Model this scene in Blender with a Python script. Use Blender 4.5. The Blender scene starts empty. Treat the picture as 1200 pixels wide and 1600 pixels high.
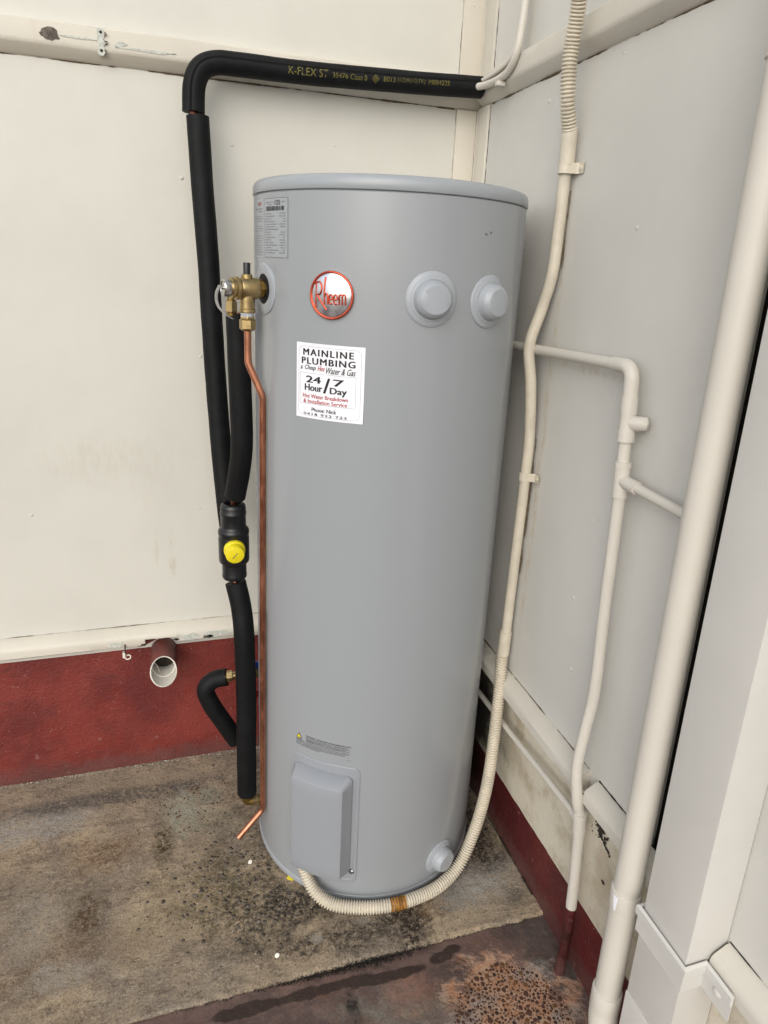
import bpy, math, random
import numpy as np
from mathutils import Vector, Matrix, noise as mnoise
random.seed(7); rng = np.random.default_rng(7)
sc = bpy.context.scene
C = sc.collection
rad = math.radians

# ------------------------------------------------------------------ camera, sky, sun, exposure
cd = bpy.data.cameras.new('camera'); cam = bpy.data.objects.new('camera', cd); C.objects.link(cam)
RX = ((0.95536404, -0.04270207, 0.29232872), (-0.29170901, -0.29292582, 0.91054946), (0.04674828, -0.95518113, -0.29230737))
cam.matrix_world = Matrix(((RX[0][0], -RX[0][1], -RX[0][2], -0.6716), (RX[1][0], -RX[1][1], -RX[1][2], -1.5504),
                           (RX[2][0], -RX[2][1], -RX[2][2], 1.26), (0, 0, 0, 1)))
cd.sensor_fit = 'VERTICAL'; cd.sensor_height = 36; cd.sensor_width = 27; cd.lens = 1053.37 / 1600 * 36
cd.shift_x = -0.0034; cd.shift_y = -0.0388; cd.clip_start = 0.02; cd.clip_end = 500
sc.camera = cam
SUN = Vector((-0.42, -0.72, 0.52)).normalized()
w = bpy.data.worlds.new('World'); sc.world = w; w.use_nodes = True
nt = w.node_tree; bg = nt.nodes['Background']
sky = nt.nodes.new('ShaderNodeTexSky'); sky.sky_type = 'NISHITA'; sky.sun_disc = False
sky.sun_elevation = math.asin(SUN.z); sky.sun_rotation = math.atan2(SUN.x, SUN.y)
sky.air_density = 1.0; sky.dust_density = 1.5; sky.ozone_density = 1.0
hs = nt.nodes.new('ShaderNodeHueSaturation'); hs.inputs['Saturation'].default_value = 0.45
nt.links.new(sky.outputs[0], hs.inputs['Color']); nt.links.new(hs.outputs[0], bg.inputs[0])
bg.inputs[1].default_value = 0.15
sl = bpy.data.lights.new('sun', 'SUN'); sl.energy = 0.9; sl.angle = rad(60); sl.color = (1.0, 0.93, 0.80)
so = bpy.data.objects.new('sun', sl); C.objects.link(so)
so.rotation_euler = SUN.to_track_quat('Z', 'Y').to_euler(); so.location = (-1, -3, 4)
vs = sc.view_settings; vs.view_transform = 'Standard'; vs.look = 'None'; vs.exposure = 0.45; vs.gamma = 1.0
vs.use_curve_mapping = False
sc.cycles.max_bounces = 6; sc.cycles.diffuse_bounces = 3; sc.cycles.glossy_bounces = 3

# ------------------------------------------------------------------ material helpers
def lin(h):
    h = h.lstrip('#'); o = []
    for i in (0, 2, 4):
        c = int(h[i:i + 2], 16) / 255; o.append(c / 12.92 if c <= .04045 else ((c + .055) / 1.055) ** 2.4)
    return (o[0], o[1], o[2], 1)
class NB:
    def __init__(s, name):
        s.m = bpy.data.materials.new(name); s.m.use_nodes = True; s.t = s.m.node_tree
        s.b = s.t.nodes['Principled BSDF']; s.tc = s.t.nodes.new('ShaderNodeTexCoord').outputs['Object']
    def n(s, typ, **kw):
        x = s.t.nodes.new(typ)
        for k, v in kw.items(): setattr(x, k, v)
        return x
    def put(s, sock, v):
        if isinstance(v, bpy.types.NodeSocket): s.t.links.new(v, sock)
        elif v is not None: sock.default_value = v
    def mapping(s, scale=(1, 1, 1), loc=(0, 0, 0), rot=(0, 0, 0), src=None):
        x = s.n('ShaderNodeMapping'); s.put(x.inputs[0], src or s.tc)
        x.inputs['Scale'].default_value = scale; x.inputs['Location'].default_value = loc; x.inputs['Rotation'].default_value = rot
        return x.outputs[0]
    def noise(s, scale, detail=4, rough=.55, vec=None, dist=0):
        x = s.n('ShaderNodeTexNoise'); s.put(x.inputs['Vector'], vec or s.tc)
        x.inputs['Scale'].default_value = scale; x.inputs['Detail'].default_value = detail
        x.inputs['Roughness'].default_value = rough; x.inputs['Distortion'].default_value = dist
        return x.outputs['Fac']
    def vor(s, scale, vec=None, feature='F1', rnd=1):
        x = s.n('ShaderNodeTexVoronoi', feature=feature); s.put(x.inputs['Vector'], vec or s.tc)
        x.inputs['Scale'].default_value = scale; x.inputs['Randomness'].default_value = rnd
        return x.outputs['Distance']
    def ramp(s, f, lo, hi, a=0.0, b=1.0):
        x = s.n('ShaderNodeMapRange', clamp=True, interpolation_type='SMOOTHSTEP'); s.put(x.inputs[0], f)
        for i, v in ((1, lo), (2, hi), (3, a), (4, b)): x.inputs[i].default_value = v
        return x.outputs[0]
    def math(s, op, a, b=0.0):
        x = s.n('ShaderNodeMath', operation=op); s.put(x.inputs[0], a); s.put(x.inputs[1], b); return x.outputs[0]
    def mix(s, f, a, b, mode='MIX'):
        x = s.n('ShaderNodeMix', data_type='RGBA', blend_type=mode); s.put(x.inputs[0], f); s.put(x.inputs[6], a); s.put(x.inputs[7], b)
        return x.outputs[2]
    def sep(s, v=None):
        x = s.n('ShaderNodeSeparateXYZ'); s.put(x.inputs[0], v or s.tc); return x.outputs
    def blob(s, c, r, wob=.35, ns=14, soft=.5, vec=None):
        """stain mask: 1 inside an uneven blob at c (x,y,z) with radii r"""
        mp = s.n('ShaderNodeVectorMath', operation='SUBTRACT'); s.put(mp.inputs[0], vec or s.tc); mp.inputs[1].default_value = c
        dv = s.n('ShaderNodeVectorMath', operation='DIVIDE'); s.put(dv.inputs[0], mp.outputs[0]); dv.inputs[1].default_value = r
        ln = s.n('ShaderNodeVectorMath', operation='LENGTH'); s.put(ln.inputs[0], dv.outputs[0])
        ns = 15 if ns < 19 else 26; s.c = getattr(s, 'c', {})
        if ns not in s.c: s.c[ns] = s.noise(ns, 5, .65)
        nz = s.c[ns]
        d = s.math('ADD', ln.outputs['Value'], s.math('MULTIPLY', s.math('SUBTRACT', nz, .5), wob * 4))
        return s.ramp(d, 1 + soft * .5, 1 - soft * .8)
    def bump(s, h, strength=.3, dist=.001, prev=None):
        x = s.n('ShaderNodeBump'); x.inputs['Strength'].default_value = strength; x.inputs['Distance'].default_value = dist
        s.put(x.inputs['Height'], h)
        if prev is not None: s.put(x.inputs['Normal'], prev)
        return x.outputs[0]
    def done(s, col=None, rough=.5, metal=0.0, normal=None, spec=None, coat=None, coat_rough=None):
        s.put(s.b.inputs['Base Color'], col); s.put(s.b.inputs['Roughness'], rough); s.put(s.b.inputs['Metallic'], metal)
        if normal is not None: s.put(s.b.inputs['Normal'], normal)
        if spec is not None: s.b.inputs['Specular IOR Level'].default_value = spec
        if coat is not None: s.b.inputs['Coat Weight'].default_value = coat; s.b.inputs['Coat Roughness'].default_value = coat_rough or .1
        return s.m
MAT = {}
def simple(name, hexc, rough=.5, metal=0, ns=60, amt=.12, bs=.1, bd=.0004, bscale=250, **kw):
    b = NB(name); c = lin(hexc); d = tuple(v * (1 - amt * 2) for v in c[:3]) + (1,)
    col = b.mix(b.ramp(b.noise(ns, 5, .6), .35, .7), c, d)
    nm = b.bump(b.noise(bscale, 3), bs, bd)
    MAT[name] = b.done(col, rough, metal, nm, **kw); return MAT[name]

def paint(name, base, stains=(), scars=(), dirt=.5, rough=.42, dark_blots=()):
    b = NB(name)
    c0 = lin(base); c1 = tuple(v * .93 for v in c0[:3]) + (1,); c2 = (c0[0] * .86, c0[1] * .80, c0[2] * .70, 1)
    col = b.mix(b.ramp(b.noise(3.0, 4, .6), .35, .7), c0, c1)
    st = b.noise(9, 5, .65, b.mapping((1.6, 1.6, .18)))          # runs down the wall
    col = b.mix(b.math('MULTIPLY', b.ramp(st, .56, .78), .30 * dirt), col, c2)
    sp = b.noise(45, 6, .7)
    col = b.mix(b.math('MULTIPLY', b.ramp(sp, .66, .80), .35 * dirt), col, c2)
    for (cc, rr, am) in stains:
        k = b.math('MULTIPLY', b.blob(cc, rr, .6, 22, .8), b.ramp(b.noise(70, 4, .8, b.mapping((1, 1, .3))), .42, .6))
        col = b.mix(b.math('MULTIPLY', k, am), col, (.45, .37, .23, 1))
    for (cc, rr, am) in dark_blots:
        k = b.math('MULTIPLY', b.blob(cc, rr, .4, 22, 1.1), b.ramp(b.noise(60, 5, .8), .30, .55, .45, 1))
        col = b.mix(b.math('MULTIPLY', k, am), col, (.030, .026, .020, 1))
    h1 = b.noise(38, 4, .6, b.mapping((1, 1, .35)))
    nm = b.bump(h1, .30, .0012)
    nm = b.bump(b.noise(420, 3, .6, b.mapping((1, 1, .4))), .22, .0008, nm)
    v = b.ramp(b.vor(26, b.mapping((1, 1, 1), (.3, .1, .7))), .0, .06, 1, 0)
    nm = b.bump(b.math('MULTIPLY', v, b.ramp(b.noise(11), .58, .62)), .5, .0012, nm)
    for (cc, rr) in scars:
        m = b.math('MULTIPLY', b.blob(cc, rr, .3, 30, .8), b.ramp(b.noise(120, 5, .75), .50, .62))
        nm = b.bump(m, .35, .0016, nm)
    rg = b.ramp(b.noise(20, 3), .3, .7, rough - .05, rough + .08)
    MAT[name] = b.done(col, rg, 0, nm, spec=.4)

paint('paint_back', 'D1CFC6', stains=(((-.85, 0, .82), (.10, .05, .05), .16), ((-.70, 0, .58), (.008, .05, .05), .40), ((-.735, 0, .60), (.005, .05, .04), .25), ((-.73, 0, .80), (.06, .05, .10), .07)))
paint('paint_side', 'CFCDC7', dirt=.35, stains=(((0, -.428, .95), (.1, .010, .45), .45), ((0, -.55, 1.106), (.1, .13, .008), .4)), scars=(((0, -.625, 1.075), (.05, .040, .050)), ((0, -.73, 1.03), (.05, .022, .05))))
paint('paint_trim', 'D2CCBF', dirt=1.0, rough=.45)
paint('paint_trim_side', 'CFCABF', dirt=1.0, rough=.45, dark_blots=(((0, -.17, .39), (.1, .14, .08), .7),))  # trim is blotched darker low down towards the corner
paint('paint_pipe', 'D0CBC1', dirt=.9, rough=.4)
paint('paint_box', 'D1CFCA', dirt=.2, rough=.38)

def red_paint(name, base='7d322b'):
    b = NB(name); c0 = lin(base)
    col = b.mix(b.ramp(b.noise(7, 5, .6), .35, .7), c0, (c0[0] * .62, c0[1] * .62, c0[2] * .75, 1))
    v = b.vor(34, b.mapping((1, 1, 1), rot=(0, .4, .2))); spot = b.math('MULTIPLY', b.ramp(v, .10, .20, 1, 0), b.ramp(b.noise(18, 2), .52, .58))
    col = b.mix(b.math('MULTIPLY', spot, .35), col, (.36, .19, .17, 1))
    v2 = b.vor(150); sp2 = b.math('MULTIPLY', b.ramp(v2, .10, .2, 1, 0), b.ramp(b.noise(40, 2), .58, .64))
    col = b.mix(b.math('MULTIPLY', sp2, .6), col, (.5, .36, .33, 1))
    dk = b.ramp(b.noise(16, 6, .7, b.mapping((.6, .6, 2))), .56, .75)
    col = b.mix(b.math('MULTIPLY', dk, .55), col, (.045, .018, .018, 1))
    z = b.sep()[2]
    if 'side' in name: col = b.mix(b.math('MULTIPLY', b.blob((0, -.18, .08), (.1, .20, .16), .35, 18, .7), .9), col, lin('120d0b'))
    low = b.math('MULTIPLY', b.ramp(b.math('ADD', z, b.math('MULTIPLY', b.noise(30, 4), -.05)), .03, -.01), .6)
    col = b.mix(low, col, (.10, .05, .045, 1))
    nm = b.bump(b.noise(150, 4, .65), .6, .0042); nm = b.bump(b.noise(22, 4), .4, .005, nm)
    MAT[name] = b.done(col, b.ramp(b.noise(30, 3), .3, .7, .34, .55), 0, nm, spec=.45)
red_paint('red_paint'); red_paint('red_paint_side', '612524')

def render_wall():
    b = NB('painted_render'); c0 = lin('CFC7B6')
    col = b.mix(b.ramp(b.noise(14, 5, .65), .45, .75), c0, lin('AFA48D'))
    col = b.mix(b.math('MULTIPLY', b.blob((0, -.46, .24), (.1, .06, .04), .5, 25, .9), .35), col, lin('7d6a45'))
    col = b.mix(b.math('MULTIPLY', b.blob((0, -.80, .26), (.1, .03, .07), .5, 25, .9), .4), col, lin('86734e'))
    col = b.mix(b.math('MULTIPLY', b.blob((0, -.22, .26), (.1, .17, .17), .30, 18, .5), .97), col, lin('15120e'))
    col = b.mix(b.math('MULTIPLY', b.ramp(b.vor(60), .03, .08, 1, 0), b.ramp(b.noise(13), .6, .64)), col, (.05, .04, .035, 1))
    nm = b.bump(b.noise(90, 5, .65), .5, .003); nm = b.bump(b.noise(14, 3), .3, .006, nm)
    MAT['render'] = b.done(col, .6, 0, nm)
render_wall()

def tank_paint(name, hexc, rough=.25):
    b = NB(name); c0 = lin(hexc)
    col = c0
    dirt = b.math('MULTIPLY', b.ramp(b.noise(130, 3, .6), .74, .80), b.ramp(b.noise(4, 3), .5, .62))
    col = b.mix(b.math('MULTIPLY', dirt, .55), col, (.10, .09, .08, 1))
    nm = b.bump(b.noise(5, 2, .5, b.mapping((1, 1, .12))), .10, .005)
    MAT[name] = b.done(col, rough, 0, nm, spec=.5)
tank_paint('tank_grey', '93979b'); tank_paint('lid_grey', '989da2', .28); tank_paint('cap_grey', '9ea3a9', .36); tank_paint('cover_grey', '90949a', .36)

def foam():
    b = NB('foam_black'); c0 = lin('08090b')
    col = b.mix(b.ramp(b.noise(25, 5, .65), .4, .75), c0, lin('121316'))
    dust = b.math('MULTIPLY', b.ramp(b.noise(60, 5, .7), .66, .8), .25)
    col = b.mix(dust, col, lin('2b2a28'))
    nm = b.bump(b.noise(500, 3), .25, .0006); nm = b.bump(b.noise(18, 3), .3, .003, nm)
    MAT['foam'] = b.done(col, .62, 0, nm, spec=.25)
foam()
simple('foam_cut', '121214', .95, amt=.2)
simple('black_plastic', '16161a', .32, amt=.15, bs=.05, spec=.5)
simple('black_dark', '0b0b0c', .8)
simple('yellow_plastic', 'E4D21C', .42, amt=.04, bs=.04)
simple('white_plastic', 'E3DED2', .45, amt=.06)
simple('conduit_cream', 'CFC7B6', .45, amt=.07, ns=25, bs=.1)
simple('corrugated_cream', 'CFC6B4', .5, amt=.08, ns=18, bs=.02)
simple('rust_orange', 'A8742c', .6, amt=.3, ns=90)
simple('sticker_white', 'EDEEF4', .35, amt=.015, bs=.03)
simple('ink_black', '15151a', .5, amt=0)
simple('ink_grey', '5c5e63', .5, amt=.1)
simple('ink_line', '8e9096', .5, amt=0)
simple('ink_red', 'B02a30', .5, amt=.1)
simple('ink_olive', '77702f', .6, amt=.3, ns=200)
simple('ptfe_tape', 'B9BEC6', .5, amt=.2, ns=200)
simple('ring_plastic', 'B4B8BE', .45, amt=.03)
simple('blue_plastic', '2446A8', .4); simple('red_plastic', 'A81f1f', .4)
simple('moss_dark', '14150b', .95, amt=.4, ns=120)
simple('stone_dark', '685f55', .95, amt=.3, ns=120, bs=.3); simple('stone_grey', '756d63', .95, amt=.3, ns=120, bs=.3)
simple('stone_brown', '5c3b2d', .7, amt=.4, ns=120, bs=.3); simple('stone_black', '3a2b25', .65, amt=.3, ns=90, bs=.3)
simple('stone_ochre', '7d5734', .6, amt=.4, ns=120, bs=.3)
simple('paint_chip', 'D8D2C8', .6, amt=.1)
simple('peel_pale', 'C9CCC2', .6, amt=.15, ns=160, bs=.4, bscale=160)
simple('peel_dark', '746a5f', .8, amt=.35, ns=150, bs=.4, bscale=160)
simple('cobweb_dirt', '3a3329', .95, amt=.3)

def metal(name, hexc, rough, dark=.35, ns=70, rr=.12):
    b = NB(name); c0 = lin(hexc)
    col = b.mix(b.ramp(b.noise(ns, 5, .65), .42, .72), c0, tuple(v * (1 - dark) for v in c0[:3]) + (1,))
    nm = b.bump(b.noise(300, 3), .12, .0004)
    MAT[name] = b.done(col, b.ramp(b.noise(ns * .7, 4), .35, .7, rough - rr * .5, rough + rr), 1.0, nm)
metal('brass', 'B49e72', .36); metal('brass_dark', '8e7440', .5); metal('chrome', 'C9C8C6', .22); metal('steel', 'B9B9BB', .3)
metal('badge_silver', 'D4D5DA', .28, .02); metal('badge_copper', 'D0604a', .34, .2)
def copper():
    b = NB('copper'); c0 = lin('C4886c')
    col = b.mix(b.ramp(b.noise(22, 5, .65, b.mapping((1, 1, .3))), .40, .66), c0, lin('94604a'))
    col = b.mix(b.math('MULTIPLY', b.ramp(b.noise(9, 4, .6, b.mapping((1, 1, .6))), .52, .64), .6), col, lin('7a4d3c'))
    MAT['copper'] = b.done(col, b.ramp(b.noise(40, 4), .35, .7, .30, .5), 1.0, b.bump(b.noise(200, 3), .12, .0004))
copper()

def slab():
    b = NB('old_concrete')
    streak = b.mapping((1, 2.4, 1), rot=(0, 0, rad(20)))
    fine = b.noise(210, 6, .82); mid = b.noise(62, 6, .72); big = b.noise(5.5, 6, .65, dist=.5); str_ = b.noise(22, 6, .72, streak)
    col = b.mix(b.ramp(big, .36, .64), lin('908374'), lin('b8a488'))
    col = b.mix(b.math('MULTIPLY', b.ramp(b.noise(9, 6, .7, b.mapping((1, 1.8, 1), (2, 5, 0), (0, 0, rad(24)))), .46, .64), .55), col, lin('6d5e50'))
    col = b.mix(b.math('MULTIPLY', b.ramp(str_, .46, .64), .45), col, lin('665a4d'))
    col = b.mix(b.math('MULTIPLY', b.ramp(b.noise(31, 6, .75, streak), .55, .70), .6), col, lin('CBBDA5'))
    col = b.mix(b.math('MULTIPLY', b.ramp(mid, .53, .66), .6), col, lin('4f4439'))
    col = b.mix(b.math('MULTIPLY', b.ramp(b.noise(110, 4, .7), .53, .64), .7), col, lin('A99a81'))
    brk = b.ramp(b.noise(85, 5, .8), .36, .62, .15, 1.45)
    def st(c, r, h, am, wob=.4, ns=14, soft=.8):
        nonlocal col
        k = b.math('MULTIPLY', b.blob((c[0], c[1], 0), (r[0], r[1], 1), wob * 1.5, ns, soft), brk)
        x = b.n('ShaderNodeMath', operation='MULTIPLY', use_clamp=True); b.put(x.inputs[0], k); x.inputs[1].default_value = am
        col = b.mix(x.outputs[0], col, lin(h))
    # weathering that has its own place: grey tide along the wall, brown leaf stains, lichen, damp
    st((-1.05, -.15), (.17, .05), 'AAA69C', .75, .4, 20)
    st((-.86, -.10), (.30, .028), '5f5a53', .8, .3, 18)
    st((-.80, -.05), (.18, .03), 'A5967c', .55, .3, 18)
    st((-.70, -.19), (.045, .065), 'A3A391', .85, .5, 26)
    st((-.645, -.155), (.05, .035), '9B9B88', .6, .6, 30)
    st((-.62, -.24), (.06, .05), '98937f', .5, .6, 30)
    st((-.745, -.275), (.022, .06), '453a20', .85, .35, 22)
    st((-.885, -.42), (.035, .06), '533f28', .75, .45, 20); st((-.87, -.27), (.07, .05), '6b4f33', .6, .4, 16)
    st((-.95, -.50), (.16, .06), '6d5640', .55, .4, 12); st((-.99, -.42), (.05, .09), '9b9488', .5, .5, 20)
    st((-.92, -.53), (.07, .03), 'A59e92', .6, .5, 24); st((-.78, -.49), (.08, .05), '9b8b73', .5, .5, 20)
    st((-.63, -.42), (.12, .10), '5e5330', .55, .45, 18); st((-.58, -.50), (.09, .08), '4a4233', .6, .5, 18)
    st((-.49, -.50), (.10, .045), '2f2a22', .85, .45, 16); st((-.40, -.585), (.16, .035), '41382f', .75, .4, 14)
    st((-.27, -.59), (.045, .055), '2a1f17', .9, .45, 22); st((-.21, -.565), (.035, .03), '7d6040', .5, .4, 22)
    st((-.10, -.54), (.10, .055), 'A7A49c', .85, .35, 18); st((-.03, -.60), (.03, .02), '6b6358', .6, .4, 24)
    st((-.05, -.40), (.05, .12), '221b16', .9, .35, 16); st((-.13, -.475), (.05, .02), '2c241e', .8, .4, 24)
    st((-.457, -.577), (.013, .010), 'A09a8e', .8, .4, 60); st((-.36, -.565), (.016, .008), '9a9488', .6, .5, 60)
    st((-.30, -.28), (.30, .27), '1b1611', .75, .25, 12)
    col = b.mix(b.ramp(fine, .50, .64, 0, .72), col, lin('352e27'))
    col = b.mix(b.ramp(b.noise(210, 5, .75, b.mapping((1, 1, 1), (3, 7, 0))), .55, .68, 0, .7), col, lin('BDB3a2'))
    # open pores near the wall
    pm = b.math('MULTIPLY', b.ramp(b.vor(95), .05, .16, 1, 0), b.blob((-.66, -.07, 0), (.22, .09, 1), .4, 14, .8))
    pm = b.math('MULTIPLY', pm, b.ramp(b.noise(31, 3), .42, .52))
    col = b.mix(pm, col, (.012, .011, .010, 1))
    h = b.math('ADD', b.math('MULTIPLY', fine, .5), b.math('MULTIPLY', mid, .8)); h = b.math('SUBTRACT', h, pm)
    nm = b.bump(b.math('ADD', h, b.math('MULTIPLY', str_, .5)), .85, .0050)
    wet = b.math('MAXIMUM', b.blob((-.27, -.59, 0), (.06, .06, 1), .45, 22, .8), b.blob((-.45, -.53, 0), (.12, .05, 1), .45, 16, .8))
    rg = b.math('SUBTRACT', b.ramp(mid, .3, .7, .62, .88), b.math('MULTIPLY', wet, .28))
    MAT['slab'] = b.done(col, rg, 0, nm, spec=.35)
slab()

def path_mat():
    b = NB('red_oxide_path')
    fine = b.noise(240, 6, .75); mid = b.noise(55, 6, .7)
    col = b.mix(b.ramp(b.noise(9, 5, .65), .35, .68), lin('6e5750'), lin('524440'))
    col = b.mix(b.math('MULTIPLY', b.ramp(mid, .48, .68), .6), col, lin('7c655c'))
    col = b.mix(b.math('MULTIPLY', b.ramp(b.noise(20, 6, .7), .56, .72), .6), col, lin('70492f'))
    brk = b.ramp(b.noise(85, 5, .8), .36, .62, .15, 1.45)
    def st(c, r, h, am, wob=.4, ns=14, soft=.8):
        nonlocal col
        k = b.math('MULTIPLY', b.blob((c[0], c[1], 0), (r[0], r[1], 1), wob * 1.5, ns, soft), brk)
        x = b.n('ShaderNodeMath', operation='MULTIPLY', use_clamp=True); b.put(x.inputs[0], k); x.inputs[1].default_value = am
        col = b.mix(x.outputs[0], col, lin(h))
    st((-.36, -.76), (.10, .06), '77756a', .6, .5, 22); st((-.30, -.80), (.06, .06), '3f3b34', .6, .6, 22)
    st((-.42, -.715), (.010, .04), '2a2320', .8, .4, 30); st((-.46, -.78), (.06, .04), '5e3d28', .7, .5, 20)
    st((-.31, -.715), (.05, .03), '8a6657', .6, .5, 24); st((-.03, -.70), (.05, .20), '57504c', .6, .3, 14)
    st((-.055, -.745), (.02, .03), '827c76', .5, .5, 30)
    wetm = None
    for c, r in (((-.47, -.672, 0), (.10, .011, 1)), ((-.34, -.680, 0), (.075, .011, 1)), ((-.235, -.672, 0), (.028, .010, 1)), ((-.205, -.662, 0), (.02, .010, 1)), ((-.60, -.672, 0), (.06, .012, 1))):
        k = b.blob(c, r, .42, 26, .2); wetm = k if wetm is None else b.math('MAXIMUM', wetm, k)
    col = b.mix(b.math('MULTIPLY', wetm, .88), col, lin('2e211b'))
    # patch worn down to orange aggregate
    pm = b.math('MAXIMUM', b.blob((-.150, -.850, 0), (.130, .155, 1), .45, 24, .30), b.math('MULTIPLY', b.blob((-.275, -.85, 0), (.07, .09, 1), .6, 15, .8), .6))
    oc = b.mix(b.ramp(b.noise(70, 5, .7), .35, .65), lin('a8795a'), lin('b09078')); oc = b.mix(b.ramp(b.noise(16, 4), .45, .65), oc, lin('94867c'))
    col = b.mix(b.math('MULTIPLY', pm, .92), col, oc)
    col = b.mix(b.ramp(fine, .52, .72, 0, .6), col, lin('2e2522'))
    col = b.mix(b.ramp(b.noise(210, 5, .75, b.mapping((1, 1, 1), (3, 7, 0))), .60, .74, 0, .4), col, lin('B3A59b'))
    h = b.math('ADD', b.math('MULTIPLY', fine, .5), b.math('MULTIPLY', mid, .8)); h = b.math('SUBTRACT', h, b.math('MULTIPLY', pm, 1.2))
    nm = b.bump(h, .7, .0035)
    rg = b.math('SUBTRACT', b.ramp(mid, .3, .7, .5, .78), b.math('MULTIPLY', wetm, .25))
    MAT['path'] = b.done(col, rg, 0, nm, spec=.4)
path_mat()
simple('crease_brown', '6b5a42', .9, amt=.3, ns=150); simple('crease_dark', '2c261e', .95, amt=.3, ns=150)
simple('ground_far', '77736b', .9, amt=.2, ns=3, bs=.4, bscale=60)

# ------------------------------------------------------------------ mesh helpers
def link(name, verts, faces, mat, parent=None, smooth=False, autosm=None):
    me = bpy.data.meshes.new(name)
    v = np.asarray(verts, float)
    if parent is not None:
        off = np.array(root_loc(parent)); v = v - off
    me.from_pydata([tuple(p) for p in v], [], [tuple(f) for f in faces]); me.update()
    ob = bpy.data.objects.new(name, me); C.objects.link(ob)
    if isinstance(mat, str): mat = MAT[mat]
    me.materials.append(mat)
    if smooth:
        me.polygons.foreach_set('use_smooth', [True] * len(me.polygons))
        if autosm: me.set_sharp_from_angle(angle=rad(autosm))
    if parent is not None: ob.parent = parent
    return ob
def root_loc(o):
    l = Vector(o.location)
    while o.parent is not None: o = o.parent; l = l + Vector(o.location)
    return l
def tag(o, label, cat, group=None, kind=None):
    if label: o['label'] = label
    if cat: o['category'] = cat
    if group: o['group'] = group
    if kind: o['kind'] = kind
    return o
def thing(name, loc, label, cat, group=None):
    o = bpy.data.objects.new(name, None); C.objects.link(o); o.location = loc; o.empty_display_size = .05
    return tag(o, label, cat, group)
def merge(*ms):
    V = []; F = []
    for v, f in ms:
        k = len(V); V += [tuple(p) for p in v]; F += [tuple(i + k for i in q) for q in f]
    return V, F
def boxm(x0, x1, y0, y1, z0, z1, bev=0.0):
    if bev <= 0:
        v = [(x, y, z) for x in (x0, x1) for y in (y0, y1) for z in (z0, z1)]
        return v, [(0, 1, 3, 2), (4, 6, 7, 5), (0, 4, 5, 1), (2, 3, 7, 6), (0, 2, 6, 4), (1, 5, 7, 3)]
    import bmesh
    bm = bmesh.new(); bmesh.ops.create_cube(bm, size=1)
    for p in bm.verts: p.co = Vector(((x0 + x1) / 2 + p.co.x * (x1 - x0), (y0 + y1) / 2 + p.co.y * (y1 - y0), (z0 + z1) / 2 + p.co.z * (z1 - z0)))
    bmesh.ops.bevel(bm, geom=bm.edges[:], offset=bev, segments=2, affect='EDGES', profile=.6)
    bm.verts.index_update(); v = [tuple(p.co) for p in bm.verts]; f = [tuple(q.index for q in p.verts) for p in bm.faces]; bm.free()
    return v, f
def catmull(pts, step=.006):
    P = [np.array(p, float) for p in pts]; P = [2 * P[0] - P[1]] + P + [2 * P[-1] - P[-2]]; out = []
    for i in range(1, len(P) - 2):
        p0, p1, p2, p3 = P[i - 1:i + 3]; n = max(2, int(np.linalg.norm(p2 - p1) / step))
        for k in range(n):
            t = k / n
            out.append(.5 * ((2 * p1) + (-p0 + p2) * t + (2 * p0 - 5 * p1 + 4 * p2 - p3) * t * t + (-p0 + 3 * p1 - 3 * p2 + p3) * t ** 3))
    out.append(P[-2]); return np.array(out)
def fillet(pts, rad_, n=8):
    P = [np.array(p, float) for p in pts]; out = [P[0]]
    for i in range(1, len(P) - 1):
        a, b_, c = P[i - 1], P[i], P[i + 1]; u = a - b_; v = c - b_; lu, lv = np.linalg.norm(u), np.linalg.norm(v); u /= lu; v /= lv
        r_ = rad_[i - 1] if isinstance(rad_, (list, tuple)) else rad_
        th = math.acos(max(-1, min(1, u @ v))); d = min(r_ / math.tan(th / 2), lu * .49, lv * .49)
        p, q = b_ + u * d, b_ + v * d
        for k in range(n + 1):
            t = k / n; out.append((1 - t) ** 2 * p + 2 * t * (1 - t) * b_ + t * t * q)
    out.append(P[-1]); return np.array(out)
def resample(path, step):
    d = np.r_[0, np.cumsum(np.linalg.norm(np.diff(path, axis=0), axis=1))]; n = max(2, int(round(d[-1] / step)) + 1)
    s = np.linspace(0, d[-1], n); return np.c_[[np.interp(s, d, path[:, i]) for i in range(3)]].T, s
def frames(path):
    T = np.gradient(path, axis=0); T /= np.linalg.norm(T, axis=1)[:, None] + 1e-12
    ref = np.array([0, 0, 1.]) if abs(T[0][2]) < .8 else np.array([0, -1., 0])
    N = [ref - T[0] * (ref @ T[0])]; N[0] /= np.linalg.norm(N[0])
    for i in range(1, len(path)):
        v = N[-1] - T[i] * (N[-1] @ T[i]); N.append(v / np.linalg.norm(v))
    N = np.array(N); return T, N, np.cross(T, N)
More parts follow.
